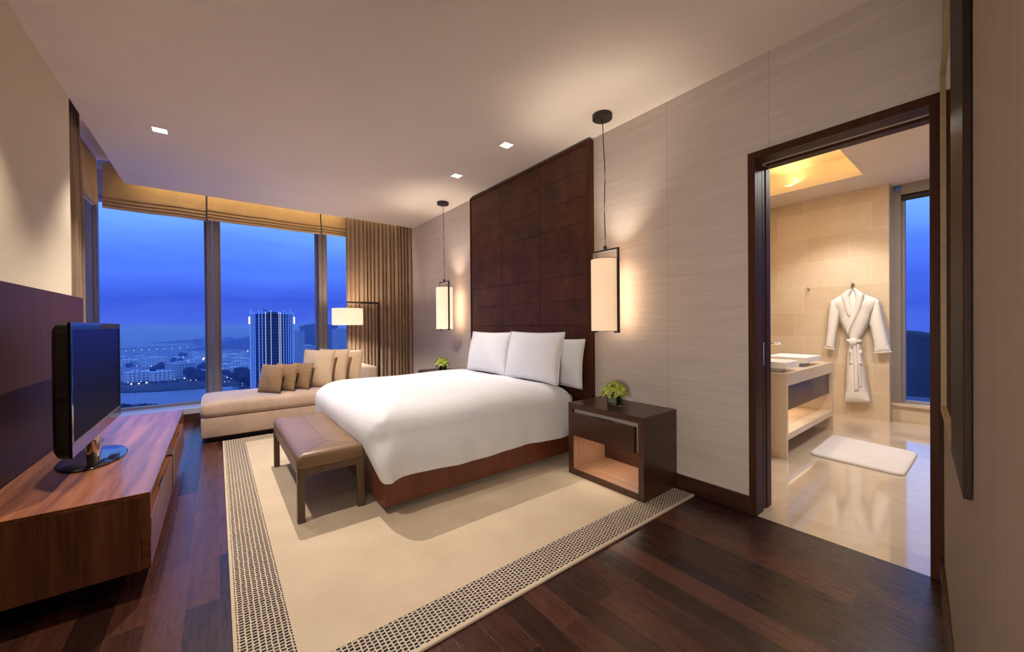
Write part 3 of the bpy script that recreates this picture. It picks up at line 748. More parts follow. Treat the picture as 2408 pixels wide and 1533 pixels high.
# ------------------------------------------------------------------ pendant lamps
def pendant(y, label, mat, flip):
    x = 2.598
    r = thing('pendant_lamp', label, 'pendant lamp', (x, y, 1.222), 0, 'pendant lamps hanging either side of the bed')
    zt = .70; hw = .140; b = .0175
    cb = bm_new(); add_cyl(cb, (0, .02, ZC - 1.222 - .034), (0, .02, ZC - 1.222 - .0005), .082, None, 40)
    obj('ceiling_canopy', cb, M['black'], r, smooth=40)
    ctop = ZC - 1.222 - .034
    pts = [(0, .025, ctop)] + [(0, .004 * sin(k * .9 + flip) + .012 * (1 - k / 10) ** 2 * (1 if k < 4 else .3), ctop + (zt + .03 - ctop) * k / 12) for k in range(1, 12)] + [(0, 0, zt + .03)]
    obj('cord', add_tube(bm_new(), pts, .0035, 8), M['black'], r, smooth='all')
    f = bm_new()
    for lo, hi in (((-b / 2, -hw, zt - b), (b / 2, hw, zt)), ((-b / 2, -hw, 0), (b / 2, -hw + b, zt - b)), ((-b / 2, hw - b, 0), (b / 2, hw, zt - b)), ((-b / 2, -hw + b, 0), (b / 2, -hw + .05, .011)), ((-b / 2, hw - .05, 0), (b / 2, hw - b, .011))): add_box(f, lo, hi, .001, 1)
    add_box(f, (-.011, -.011, zt), (.011, .011, zt + .03), .001, 1)
    obj('frame', f, M['black'], r)
    s = bm_new(); rad = .118; n = 48
    loft(s, [[(rad * cos(2 * pi * k / n), rad * sin(2 * pi * k / n), zz) for k in range(n)] for zz in (.014, .15, .3, .45, .615)], True)
    so = obj('lamp_shade', s, mat, r, smooth='all')
    d = bm_new(); add_cyl(d, (0, 0, .0135), (0, 0, .020), rad * .985, None, 40); add_cyl(d, (0, 0, .004), (0, 0, .0135), .012, None, 12)
    obj('bottom_disc', d, M['trimwhite'], so, smooth=40)
    for zz in (.014, .615): obj('shade_ring', add_tube(bm_new(), [(rad * cos(2 * pi * k / 40), rad * sin(2 * pi * k / 40), zz) for k in range(41)], .002, 6), M['bronze'], so, smooth='all')
    l = bpy.data.lights.new('pendant_glow', 'POINT'); l.energy = 40; l.color = (1, .84, .68); l.shadow_soft_size = .05
    area('pendant_wall_fill', (x + .121, y, 1.222 + .31), 1.3, .20, .56, (1, .68, .44), (1, 0, 0)).rotation_euler = (pi / 2, 0, pi / 2 * -1)  # added light panel behind the shade, brightens the wall beside it
    for zz in (.40,):
        lo = bpy.data.objects.new('pendant_glow', l); COL.objects.link(lo); lo.location = (x, y, 1.222 + zz)
pendant(2.055, 'pendant lamp with tall cylinder shade hanging beside the nearer nightstand', M['shade'], 0)
pendant(4.93, 'pendant lamp with tall cylinder shade hanging near the window curtain', M['shade_far'], 2)

# ------------------------------------------------------------------ downlights
DL = ['square recessed ceiling light near the left curtain', 'square recessed ceiling light above the bed, farther from the door', 'square recessed ceiling light above the bed, nearer the door']
for (x, y), lb in zip(DOWN, DL):
    r = thing('downlight', lb, 'ceiling light', (x, y, ZC), 0, 'recessed ceiling lights')
    s, t = .058, .008
    obj('trim_ring', boxes(((-s, -s, -.004), (s, -s + t, 0)), ((-s, s - t, -.004), (s, s, 0)), ((-s, -s + t, -.004), (-s + t, s - t, 0)), ((s - t, -s + t, -.004), (s, s - t, 0))), M['trimwhite'], r)
    obj('lens', box((-s + t, -s + t, -.002), (s - t, s - t, -.0005)), M['lens'], r)

# ------------------------------------------------------------------ floor lamp
def floor_lamp():
    y, xp = 6.2, 2.075
    r = thing('floor_lamp', 'floor lamp with drum shade on a black angled post beside the curtain', 'floor lamp', (xp, y, 0))
    b = .017; H = 1.672; xa = 1.60 - xp
    p = bm_new(); add_box(p, (-b, -b, .015), (b, b, H), .001, 1)
    obj('post', p, M['bronze'], r)
    obj('arm', box((xa - .012, -b, H - .032), (-b, b, H), .001, 1), M['bronze'], r)
    obj('base', box((-.30, -.14, 0), (.06, .14, .015), .003), M['bronze'], r)
    obj('stem', add_cyl(bm_new(), (xa, 0, 1.54), (xa, 0, H - .032), .007, None, 10), M['bronze'], r)
    obj('finial', add_cyl(bm_new(), (xa, 0, 1.29), (xa, 0, 1.306), .008, None, 10), M['bronze'], r)
    n = 48; rad = .222; s = bm_new()
    loft(s, [[(xa + rad * cos(2 * pi * k / n), rad * sin(2 * pi * k / n), zz) for k in range(n)] for zz in (1.305, 1.38, 1.46, 1.562)], True)
    so = obj('lamp_shade', s, M['shade_far'], r, smooth='all')
    df = bm_new(); add_cyl(df, (xa, 0, 1.306), (xa, 0, 1.312), rad * .98, None, 40)
    obj('diffuser', df, M['trimwhite'], so, smooth=40)
    l = bpy.data.lights.new('floor_lamp_glow', 'POINT'); l.energy = 26; l.color = (1, .80, .60); l.shadow_soft_size = .06
    lo = bpy.data.objects.new('floor_lamp_glow', l); COL.objects.link(lo); lo.location = (xp + xa, y, 1.50)
    spot('floor_lamp_downglow', (xp + xa, y, 1.28), 75, 150, .6, (1, .86, .72), size=.12)
floor_lamp()

# ------------------------------------------------------------------ chaise
def chaise():
    x0, x1, y0, y1 = -.155, 1.80, 5.40, 6.30
    r = thing('chaise_longue', 'taupe velvet chaise longue below the window', 'chaise', (x0, y0, 0))
    L, W = x1 - x0, y1 - y0
    obj('plinth', box((.06, .06, 0), (L - .06, W - .06, .055)), M['black'], r)
    b = obj('base', box((.006, .006, .055), (L, W, .283), .014, 3), M['velvet'], r, smooth=60)
    bm = bm_new()
    outer = densify(rrect(L / 2, W / 2, L / 2, W / 2, .05, 6), .1)
    rings = []
    for ins, z in ((.014, .286), (.0, .298), (-.004, .34), (.0, .405), (.012, .430), (.035, .446), (.08, .456), (.16, .462), (.30, .466)):
        rings.append([(L / 2 + (x - L / 2) * (1 - ins / (L / 2)), W / 2 + (y - W / 2) * (1 - ins / (W / 2)), z) for x, y in outer])
    loft(bm, rings, True, True, True)
    obj('seat_cushion', bm, M['velvet'], r, smooth='all')
    ar = bm_new(); add_box(ar, (L - .13, .05, .44), (L + .01, W - .02, .715), .03, 4)
    obj('armrest', ar, M['velvet'], r, smooth=60)
    return r
chaise()
CZ = .462
G1, G2 = 'ribbed brown cushions on the chaise', 'cream cushions on the chaise'
cy_ = radians(-50)
pillow('cushion', 'ribbed brown cushion on the chaise, first from the window end', 'cushion', G1, M['ribbed'], .345, .365, .12, (.505, 5.62, CZ), cy_, .22, .06, False)
pillow('cushion', 'ribbed brown cushion on the chaise, middle of the ribbed row', 'cushion', G1, M['ribbed'], .345, .36, .12, (.665, 5.68, CZ), cy_, .24, .06, False)
pillow('cushion', 'ribbed brown cushion leaning against the first cream cushion', 'cushion', G1, M['ribbed'], .345, .36, .12, (.835, 5.71, CZ), cy_, .30, .06, False)
pillow('cushion', 'large cream cushion on the chaise, nearest the ribbed ones', 'cushion', G2, M['cream'], .50, .52, .16, (1.05, 5.73, CZ), cy_, .20, .06)
pillow('cushion', 'large cream cushion on the chaise, middle of the cream row', 'cushion', G2, M['cream'], .50, .52, .16, (1.235, 5.76, CZ), cy_, .22, .06)
pillow('cushion', 'large cream cushion on the chaise leaning on the armrest', 'cushion', G2, M['cream'], .50, .50, .16, (1.44, 5.80, CZ), cy_, .24, .06)

# ------------------------------------------------------------------ curtains and blinds
def curtain(name, label, x0, x1, y, z0, z1, waves, amp, along='x', seed=1):
    rnd = random.Random(seed); n = waves * 10; bm = bm_new()
    ph = [rnd.uniform(-.5, .5) for _ in range(waves + 2)]; am = [rnd.uniform(.55, 1.15) for _ in range(waves + 2)]
    rows = []
    for j in range(15):
        t = j / 14; z = z1 + (z0 - z1) * t; row = []
        for i in range(n + 1):
            s = i / n; k = s * waves; ki = int(k)
            a = amp * am[ki] * (1 - (k - ki)) + amp * am[ki + 1] * (k - ki)
            p = ph[ki] * (1 - (k - ki)) + ph[ki + 1] * (k - ki)
            gather = .45 if t < .04 else min(1, .45 + (t - .04) * 2.2)
            d = a * gather * sin(2 * pi * k + p * 1.6 + .5 * t * sin(ki))
            d2 = .25 * a * sin(4 * pi * k * .73 + p * 4) * gather
            u = x0 + (x1 - x0) * s + .35 * a * cos(2 * pi * k + p) * gather
            row.append(bm.verts.new((u, y + d + d2, z) if along == 'x' else (y + d + d2, u, z)))
        rows.append(row)
    for a_, b_ in zip(rows, rows[1:]):
        for i in range(n): bm.faces.new((a_[i], a_[i + 1], b_[i + 1], b_[i]))
    o = obj(name, bm, M['curtain'], smooth='all')
    sol = o.modifiers.new('thick', 'SOLIDIFY'); sol.thickness = .003
    return tag(o, label, 'curtain')
curtain('curtain', 'long brown curtain hanging in folds at the right of the window', 1.70, 2.84, 6.69, .012, 3.34, 17, .046, 'x', 4)
curtain('curtain', 'narrow brown curtain gathered at the left window beside the pale wall', 4.50, 5.33, -1.02, .19, 3.34, 9, .05, 'y', 8)
def blind(name, label, x0, x1, y, zb, along='x'):
    r = thing(name, label, 'roman blind', (x0, y, zb) if along == 'x' else (y, x0, zb), 0 if along == 'x' else pi / 2, 'roman blinds pulled up above the windows')
    L = x1 - x0; zt = 3.34 - zb
    prof = [(0, zt), (0, .21), (-.012, .19), (-.030, .155), (-.034, .135), (-.016, .125), (-.032, .105), (-.036, .088), (-.018, .080), (-.034, .062), (-.037, .046), (-.020, .040), (-.034, .026), (-.034, .010), (-.022, 0), (.02, 0.004), (.022, .10), (.01, zt)]
    s = 1 if along == 'x' else -1
    n = 24; rings = []
    for i in range(n + 1):
        u = L * i / n; sg = -.006 * sin(pi * ((u / .7) % 1))
        rings.append([(u, s * py, pz + (sg if pz < .2 else 0)) for py, pz in prof])
    bm = loft(bm_new(), rings, True, True, True)
    obj('cloth', bm, M['blind'], r, smooth=35)
    obj('bottom_bar', box((.004, -.03 if s > 0 else .018, -.006), (L - .004, -.018 if s > 0 else .03, .006), .002), M['trimwhite'], r)
    return r
blind('roman_blind', 'raised gold roman blind above the left window pane', -1.095, -.105, 6.80, 2.775)
blind('roman_blind', 'raised gold roman blind above the middle window pane', -.085, 1.345, 6.80, 2.785)
blind('roman_blind', 'raised gold roman blind above the narrow pane, meeting the curtain', 1.365, 2.75, 6.80, 2.795)
blind('roman_blind', 'raised gold roman blind on the side window by the gathered curtain', 5.35, 6.70, -1.14, 2.775, 'y')

# ------------------------------------------------------------------ media console
def console():
    y0, y1 = 2.537, 4.845; xf = -.262; xb = X0 + .024
    r = thing('media_console', 'long walnut media console under the television along the left wall', 'console', (xb, y0, 0))
    D = xf - xb; L = y1 - y0; H = .5; zb = .13
    top = obj('top', box((0, 0, H - .022), (D, L, H), .0015), M['walnut_y'], r)
    e = bm_new(); add_box(e, (0, 0, zb), (D - .034, .022, H - .022)); add_box(e, (D - .034, 0, .285), (D, .022, H - .022))
    obj('end_panel', e, M['walnut_z'], r)
    e = bm_new(); add_box(e, (0, L - .022, zb), (D, L, H - .022))
    obj('end_panel', e, M['walnut_z'], r)
    obj('bottom_panel', box((0, .022, zb), (D - .034, L - .022, zb + .02)), M['walnut_y'], r)
    obj('back_panel', box((0, .022, zb + .02), (.012, L - .022, H - .022)), M['wenge_y'], r)
    obj('niche_shelf', box((.012, .022, .365), (D - .05, L - .022, .383)), M['walnut_y'], r)
    mid = L / 2
    for yy in (mid - .20, mid + .16): obj('divider', box((.012, yy, .383), (D - .03, yy + .02, H - .022)), M['walnut_z'], r)
    for a, b in ((0.0, mid - .03), (mid + .12, L)):
        d = obj('drop_door', box((D - .032, a + .002, zb + .002), (D, b - .002, .372), .0015), M['walnut_y'], r)
        c_ = (a + b) / 2
        obj('pull', box((D - .012, c_ - .09, .372), (D - .004, c_ + .09, .377), .001), M['chrome'], d)
    obj('cable_box', box((D - .12, mid - .03, zb + .01), (D + .004, mid + .12, .385), .002), M['pewter'], r)
    obj('plinth', box((.02, .28, 0), (D - .20, L - .10, zb)), M['black'], r)
console()

# ------------------------------------------------------------------ television
def tv():
    yc = 3.40
    r = thing('television', 'flat television on an oval black stand on the walnut console', 'television', (-.60, yc, .5))
    hw, z0, z1 = .60, .155, .826
    xf = .035
    bk = bm_new()
    rings = []
    for x, ins in ((xf - .012, .0), (xf - .03, .0), (xf - .05, .006), (xf - .068, .03), (xf - .085, .10)):
        zc, hz = (z0 + z1) / 2, (z1 - z0) / 2
        rings.append([(x, yy * (1 - ins / hw), zc + zz * (1 - ins / hz)) for yy, zz in densify(rrect(0, 0, hw, hz, .02, 4), .2)])
    loft(bk, rings, True, True, True)
    obj('housing', bk, M['satin_black'], r, smooth=35)
    bz = bm_new(); t = .030
    for lo, hi in (((xf - .012, -hw, z0), (xf, hw, z0 + .07)), ((xf - .012, -hw, z1 - .038), (xf, hw, z1)), ((xf - .012, -hw, z0 + .07), (xf, -hw + t, z1 - .038)), ((xf - .012, hw - t, z0 + .07), (xf, hw, z1 - .038))): add_box(bz, lo, hi, .002)
    obj('bezel', bz, M['gloss_black'], r)
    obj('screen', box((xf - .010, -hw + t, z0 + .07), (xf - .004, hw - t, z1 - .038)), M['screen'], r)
    ln = bm_new(); add_box(ln, (xf - .004, -hw + t, z0 + .066), (xf + .0008, hw - t, z0 + .071))
    obj('chrome_line', ln, M['pewter'], r)
    sp = bm_new(); add_box(sp, (xf - .05, -hw - .003, z0 + .05), (xf - .012, -hw + .002, z1 - .05), .001); add_box(sp, (xf - .05, -hw - .005, z0 + .30), (xf - .012, -hw, z0 + .305))
    obj('side_grille', sp, M['satin_black'], r)
    nk = bm_new(); add_cyl(nk, (0, 0, .012), (0, 0, .16), .032, .028, 20)
    add_box(nk, (-.03, -.07, .12), (.02, .07, .175), .008)
    obj('neck', nk, M['chrome'], r, smooth=40)
    b = bm_new(); n = 48
    rings = [[(.145 * k * cos(2 * pi * i / n), .275 * k * sin(2 * pi * i / n), zz) for i in range(n)] for k, zz in ((1, 0), (1, .008), (.97, .012), (.5, .014), (.05, .0145))]
    loft(b, rings, True, True, True)
    obj('base', b, M['gloss_black'], r, smooth=35)
tv()

# ------------------------------------------------------------------ mirror on the near wall
def mirror():
    xa, xb, z0, z1 = 1.385, 2.70, .88, 2.47
    ang = math.atan(.0935)
    r = thing('wall_mirror', 'tall mirror in a dark frame with gilt inner edge on the near wall', 'mirror', (xa, ny(xa) + .0006, z0), ang)
    L = (xb - xa) / cos(ang); H = z1 - z0; d = .0135; gw = .018
    stile = .47
    obj('side_panel', box((0, .0012, 0), (stile, d + .0015, H), .002), M['darkframe'], r)
    g = bm_new()
    for lo, hi in (((stile, .0012, 0), (L, d, gw)), ((stile, .0012, H - gw), (L, d, H)), ((L - .012, .0012, gw), (L, d, H - gw))): add_box(g, lo, hi, .001, 1)
    obj('gilt_frame', g, M['gold'], r)
    obj('mirror_glass', box((stile, .0008, gw), (L - .012, .004, H - gw)), M['mirror'], r)
    obj('back_board', box((.02, 0, .01), (L - .02, .0008, H - .01)), M['black'], r)
mirror()

# ------------------------------------------------------------------ bathroom things
def vanity():
    x0, x1, y0, y1 = 4.235, 5.86, 1.245, 2.15
    r = thing('bathroom_vanity', 'beige stone vanity with open shelf and wood drawer beyond the doorway', 'vanity', (x0, y0, 0))
    L, W, H = x1 - x0, y1 - y0, .81
    obj('counter', box((0, 0, H - .12), (L, W, H), .002), M['vanitystone'], r)
    obj('side_panel', box((0, 0, 0), (.05, W, H - .12), .002), M['vanitystone'], r)
    obj('side_panel', box((L - .05, 0, 0), (L, W, H - .12), .002), M['vanitystone'], r)
    obj('shelf', box((.05, .0, .175), (L - .05, W, .235), .002), M['vanitystone'], r)
    obj('drawer', box((.052, .03, .44), (L - .052, .06, .688), .002), M['wenge'], r)
    obj('drawer_body', box((.06, .06, .44), (L - .06, W - .1, .68)), M['walnut_x'], r)
    obj('back_panel', box((.05, W - .05, .235), (L - .05, W - .02, .44)), M['walnut_x'], r)
    obj('outlet_plate', box((-.004, .15, .61), (0, .27, .688), .001), M['greymetal'], r)
    area('vanity_glow', (x0 + L / 2, y0 + .3, .43), 3, 1.2, .3, (1, .7, .45))
vanity()
def basin(x0, x1, y0, y1, label):
    r = thing('vessel_basin', label, 'basin', ((x0 + x1) / 2, (y0 + y1) / 2, .81), 0, 'basins on the vanity')
    hx, hy = (x1 - x0) / 2, (y1 - y0) / 2
    bm = bm_new(); rings = []
    for ins, z in ((.09, .0), (.085, .035), (.0, .040), (.0, .098), (.005, .101), (.03, .101), (.036, .096), (.06, .055), (.12, .048)):
        rings.append([(x * (1 - ins / hx), y * (1 - ins / hy), z) for x, y in densify(rrect(0, 0, hx, hy, .008, 3), .3)])
    loft(bm, rings, True, True, True)
    obj('bowl', bm, M['white'], r, smooth=35)
    d = bm_new(); add_cyl(d, (0, 0, .0485), (0, 0, .052), .022, None, 20)
    obj('drain', d, M['chrome'], r, smooth=40)
basin(5.02, 5.55, 1.29, 1.70, 'white rectangular basin on the far end of the vanity by the faucet')
basin(4.30, 4.66, 1.26, 1.68, 'white rectangular basin on the near end of the vanity')
def faucet(loc, label):
    r = thing('faucet', label, 'faucet', loc, 0, 'vanity faucets')
    b = bm_new(); add_tube(b, [(0, 0, 0), (0, 0, .10), (0, -.004, .16), (0, -.03, .205), (0, -.07, .225), (0, -.12, .231), (0, -.20, .236)], [.026, .022, .021, .021, .018, .015, .011], 16)
    obj('spout', b, M['chrome'], r, smooth='all')
    h = bm_new(); add_cyl(h, (0, .005, .215), (0, .012, .245), .02, .016, 16); add_tube(h, [(0, .012, .245), (0, -.005, .29), (0, -.018, .335)], [.007, .006, .005], 10)
    obj('lever', h, M['chrome'], r, smooth=40)
faucet((5.30, 1.80, .81), 'tall chrome faucet standing behind the far basin')

rb = thing('roller_blind', 'dark rolled blind at the top of the bathroom window', 'blind', (7.04, 0, 2.855))
obj('roll', add_cyl(bm_new(), (0, -.74, .045), (0, .79, .045), .032, None, 20), M['satin_black'], rb, smooth=40)
obj('bottom_bar', box((-.008, -.74, 0), (.008, .79, .018), .002), M['satin_black'], rb)
def bath_mat():
    bm = bm_new(); c = [(4.56, 1.155), (5.50, 1.175), (5.36, .50), (4.50, .50)]
    cx, cy = sum(p[0] for p in c) / 4, sum(p[1] for p in c) / 4
    out = []
    n = 4
    rnd = random.Random(2)
    base = []
    for i in range(4):
        p, q = Vector(c[i]), Vector(c[(i + 1) % 4]); pr = Vector(c[i - 1])
        a = p + (pr - p).normalized() * .07; b = p + (q - p).normalized() * .07
        for k in range(5):
            t = k / 4; base.append(tuple((a * (1 - t) ** 2 + p * 2 * t * (1 - t) + b * t * t)))
    base = densify(base, .012)
    rings = []
    for f, z in ((1.0, 0.0), (1.006, .010), (.995, .020), (.97, .026), (.90, .028), (.6, .029), (.3, .029)):
        ring = []
        for x, y in base:
            j = rnd.uniform(-.004, .004) if f > .95 else 0
            ring.append(((x - cx) * (f + j), (y - cy) * (f + j), z))
        rings.append(ring)
    loft(bm, rings, True, True, True)
    o = obj('bath_mat', bm, M['terry'], loc=(cx, cy, .001), smooth='all')
    tag(o, 'white fluffy bath mat on the polished bathroom floor', 'bath mat')
bath_mat()

# robe: outlines in (y, z) on the wall, inflated
def robe_pt(u, v):
    px, py = 1900 + u / 4.2583, 640 + v / 4.2583
    d = _f * 894.35 + _r * (px - 1204) + _d * (py - 766.5)
    t = (BX - .06) / d.x
    return d.y * t, 1.3 + d.z * t
def inflate(poly, x_at, th, wmax, step=.05, ripple=0):
    """closed lens-shaped cloth body from an outline on the wall plane"""
    pts = densify(poly, step); bm = bm_new()
    vs_ = [bm.verts.new((0, y, z)) for y, z in pts]; es = [bm.edges.new((vs_[i], vs_[(i + 1) % len(vs_)])) for i in range(len(vs_))]
    bmesh.ops.triangle_fill(bm, use_beauty=True, use_dissolve=False, edges=es)
    inner = [e for e in bm.edges if not e.is_boundary]
    bmesh.ops.subdivide_edges(bm, edges=inner, cuts=3, use_grid_fill=True)
    bmesh.ops.triangulate(bm, faces=bm.faces)
    segs = [(Vector(pts[i]), Vector(pts[(i + 1) % len(pts)])) for i in range(len(pts))]
    def dist(p):
        b = 9
        for a, c in segs:
            ab = c - a; t = max(0, min(1, (p - a).dot(ab) / max(1e-9, ab.length_squared))); b = min(b, (p - a - ab * t).length)
        return b
    front = list(bm.verts); ded = {}
    for v in front:
        d = dist(Vector((v.co.y, v.co.z))); ded[v] = d
    g = bmesh.ops.duplicate(bm, geom=list(bm.verts) + list(bm.edges) + list(bm.faces))
    mp_ = {k: v for k, v in g['vert_map'].items() if isinstance(k, bmesh.types.BMVert)}
    for v in front:
        k = min(1, ded[v] / wmax); pro = math.sqrt(max(0, 1 - (1 - k) ** 2))
        rp = ripple * sin(v.co.y * 38 + v.co.z * 7) * k
        b = mp_[v]
        v.co.x = x_at - th * pro - rp
        b.co.x = x_at + .004 * k
    bmesh.ops.remove_doubles(bm, verts=bm.verts, dist=.0006)
    return bm
def robe():
    y0, z0 = robe_pt(460, 1310)
    xw = BX
    r = thing('bathrobe', 'white terry bathrobe with tied belt hanging on the stone bathroom wall', 'bathrobe', (xw, y0, z0))
    P = lambda l: [(robe_pt(*p)[0] - y0, robe_pt(*p)[1] - z0) for p in l]
    body = P([(430, 185), (345, 215), (225, 285), (262, 400), (310, 520), (355, 590), (402, 665), (400, 740), (385, 830), (372, 1000), (362, 1300), (500, 1308), (632, 1308), (602, 1120), (562, 900), (536, 740), (530, 665), (575, 600), (620, 520), (670, 400), (715, 275), (575, 215), (500, 180)])
    ob = obj('robe_body', inflate(body, -.045, .085, .09, .05, .004), M['terry'], r, smooth='all')
    sl = P([(232, 283), (212, 360), (200, 470), (188, 620), (170, 752), (222, 766), (272, 772), (292, 640), (306, 560), (315, 515), (330, 400), (300, 290)])
    obj('sleeve', inflate(sl, -.08, .05, .06, .05), M['terry'], r, smooth='all')
    sr = P([(712, 275), (735, 340), (760, 450), (800, 610), (840, 795), (750, 806), (662, 806), (648, 680), (632, 590), (616, 515), (640, 400), (670, 290)])
    obj('sleeve', inflate(sr, -.08, .05, .06, .05), M['terry'], r, smooth='all')
    cf = bm_new()
    for a, b in (((170, 752), (272, 772)), ((840, 795), (662, 806))):
        (ya, za), (yb, zb) = P([a, b]); add_tube(cf, [(-.083, ya, za), (-.108, (ya * .75 + yb * .25), za * .75 + zb * .25), (-.115, (ya + yb) / 2, (za + zb) / 2), (-.108, ya * .25 + yb * .75, za * .25 + zb * .75), (-.083, yb, zb)], .011, 8)
    obj('cuff', cf, M['terry'], r, smooth='all')
    la = P([(445, 165), (395, 185), (345, 220), (342, 260), (360, 330), (390, 410), (425, 470), (450, 430), (462, 370), (450, 300), (438, 240)])
    obj('collar', inflate(la, -.115, .035, .03, .04), M['terry'], r, smooth='all')
    lb = P([(462, 152), (520, 180), (575, 220), (572, 270), (545, 370), (480, 500), (408, 640), (392, 590), (400, 555), (450, 420), (478, 320), (482, 240), (470, 185)])
    obj('collar', inflate(lb, -.118, .04, .03, .04), M['terry'], r, smooth='all')
    bt = bm_new()
    (ya, za), (yb, zb), (yk, zk) = P([(400, 680), (530, 690), (465, 692)])
    add_tube(bt, [(-.07, ya, za), (-.125, (ya + yk) / 2, (za + zk) / 2), (-.135, yk, zk), (-.125, (yb + yk) / 2, (zb + zk) / 2), (-.07, yb, zb)], .022, 10)
    obj('belt', bt, M['terry'], r, smooth='all')
    kn = bm_new(); bmesh.ops.create_uvsphere(kn, u_segments=16, v_segments=10, radius=.045)
    bmesh.ops.scale(kn, vec=(.7, 1, 1.1), verts=kn.verts); bmesh.ops.translate(kn, vec=(-.15, yk, zk), verts=kn.verts)
    obj('belt_knot', kn, M['terry'], r, smooth='all')
    tl = P([(455, 715), (500, 712), (515, 900), (522, 1180), (475, 1188), (470, 950)])
    obj('belt_tail', inflate(tl, -.130, .022, .02, .05), M['terry'], r, smooth='all')
    tl = P([(495, 712), (522, 715), (530, 900), (552, 1140), (525, 1158), (510, 900)])
    obj('belt_tail', inflate(tl, -.122, .02, .02, .05), M['terry'], r, smooth='all')
    for pk in ([(420, 770), (552, 775), (556, 928), (422, 918)],):
        obj('pocket', inflate(P(pk), -.122, .012, .02, .05), M['terry'], r, smooth='all')
    return r
robe()
def hook(u_px, label, withhanger=False):
    y, z = u_px
    r = thing('robe_hook', label, 'hook', (BX, y, z), 0, 'hooks on the bathroom wall')
    b = bm_new(); add_cyl(b, (0, 0, 0), (-.008, 0, 0), .018, None, 16); obj('rose', b, M['chrome'], r, smooth=40)
    h = bm_new(); add_tube(h, [(-.008, 0, 0), (-.05, 0, .0), (-.055, 0, .03)], .007, 8); obj('peg', h, M['chrome'], r, smooth=40)
hook((1.724, 1.773), 'small chrome hook alone on the stone wall left of the robe')
hook((1.236, 1.80), 'chrome hook that the white robe hangs from')
hg = bm_new(); add_tube(hg, [(0, 0, .10), (0, .012, .125), (0, 0, .14), (0, -.012, .125)], .004, 6)
add_tube(hg, [(0, .17, -.07), (0, .10, -.01), (0, .02, .04), (0, 0, .10), (0, -.02, .04), (0, -.10, -.01), (0, -.17, -.07)], .008, 8); add_tube(hg, [(0, .17, -.07), (0, -.17, -.07)], .006, 8)
tag(obj('clothes_hanger', hg, M['black'], loc=(BX - .045, 1.236, 1.675), smooth='all'), 'black clothes hanger inside the collar of the robe', 'hanger')

# ------------------------------------------------------------------ the city below the window
ZG = -80.0
M['water'] = plain('river_water', (.10, .12, .16, 1), .12, .1, .02)
M['ground'] = plain('town_ground', (.20, .20, .22, 1), .95, .5, .02)
M['bank'] = plain('river_bank_grass', (.035, .045, .05, 1), 1.0, .4, .05)
M['tree'] = plain('dark_tree', (.02, .03, .035, 1), 1.0, .4, .2)
M['hill'] = plain('wooded_hill', (.045, .05, .06, 1), 1.0, .45, .015)
M['road'] = plain('pale_road', (.30, .30, .32, 1), .9, .1, .1)
def mk_facade(name, wall, win, sx, sz, lit=.04):
    mt, nt = new_mat(name)
    tc = N(nt, 'ShaderNodeTexCoord'); sp = N(nt, 'ShaderNodeSeparateXYZ'); LK(nt, tc.outputs['Object'], sp.inputs[0])
    hx = math_n(nt, 'ADD', sp.outputs[0], sp.outputs[1])
    a = math_n(nt, 'GREATER_THAN', math_n(nt, 'FRACT', math_n(nt, 'DIVIDE', hx, sx)), .45)
    b = math_n(nt, 'GREATER_THAN', math_n(nt, 'FRACT', math_n(nt, 'DIVIDE', sp.outputs[2], sz)), .5)
    geo = N(nt, 'ShaderNodeNewGeometry'); sn = N(nt, 'ShaderNodeSeparateXYZ'); LK(nt, geo.outputs['Normal'], sn.inputs[0])
    side = math_n(nt, 'LESS_THAN', math_n(nt, 'ABSOLUTE', sn.outputs[2]), .5)
    mk = math_n(nt, 'MULTIPLY', math_n(nt, 'MULTIPLY', a, b), side)
    mx = N(nt, 'ShaderNodeMix', data_type='RGBA'); LK(nt, mk, mx.inputs['Factor']); mx.inputs['A'].default_value = wall; mx.inputs['B'].default_value = win
    principled(nt, mx.outputs['Result'], .8); return mt
M['fac_pale'] = mk_facade('pale_block_wall', (.80, .80, .82, 1), (.16, .17, .2, 1), 5, 3.6)
M['fac_mid'] = mk_facade('grey_block_wall', (.52, .53, .55, 1), (.14, .15, .17, 1), 4, 3.4)
M['fac_dark'] = mk_facade('dim_tower_wall', (.17, .18, .20, 1), (.08, .08, .10, 1), 3.5, 3.2)
M['citylamp'] = emit('street_lamp_glow', (1, .88, .6, 1), 9)
bm = bm_new(); add_box(bm, (-1600, 560, -3), (2600, 9000, 0)); add_box(bm, (300, -2500, -3), (3000, 559, 0))
struct('ground_town', bm, M['ground'], loc=(0, 0, ZG))
bm = bm_new()
prism(bm, [(-400, 480, 0), (40, 480, 0), (260, 560, 0), (260, 655, 0), (40, 645, 0), (-12, 640, 0), (-60, 648, 0), (-94, 664, 0), (-400, 740, 0)], (0, 0, .4))
struct('river', bm, M['water'], loc=(0, 0, ZG))
bm = bm_new()
prism(bm, [(-400, 742, 0), (-94, 666, 0), (-60, 650, 0), (-12, 642, 0), (40, 647, 0), (260, 657, 0), (260, 750, 0), (60, 752, 0), (-20, 765, 0), (-110, 800, 0), (-400, 900, 0)], (0, 0, 1.0))
struct('river_bank', bm, M['bank'], loc=(0, 0, ZG))
bm = bm_new()
prism(bm, [(-400, 902, 0), (-110, 802, 0), (-20, 767, 0), (60, 754, 0), (260, 752, 0), (260, 764, 0), (60, 766, 0), (-20, 780, 0), (-110, 815, 0), (-400, 915, 0)], (0, 0, 1.2))
struct('road_riverside', bm, M['road'], loc=(0, 0, ZG))
bm = bm_new()
prism(bm, [(-420, 520, 0), (-100, 560, 0), (-60, 552, 0), (-40, 520, 0), (-40, 440, 0), (-420, 440, 0)], (0, 0, 1.0))
struct('near_bank', bm, M['bank'], loc=(0, 0, ZG))
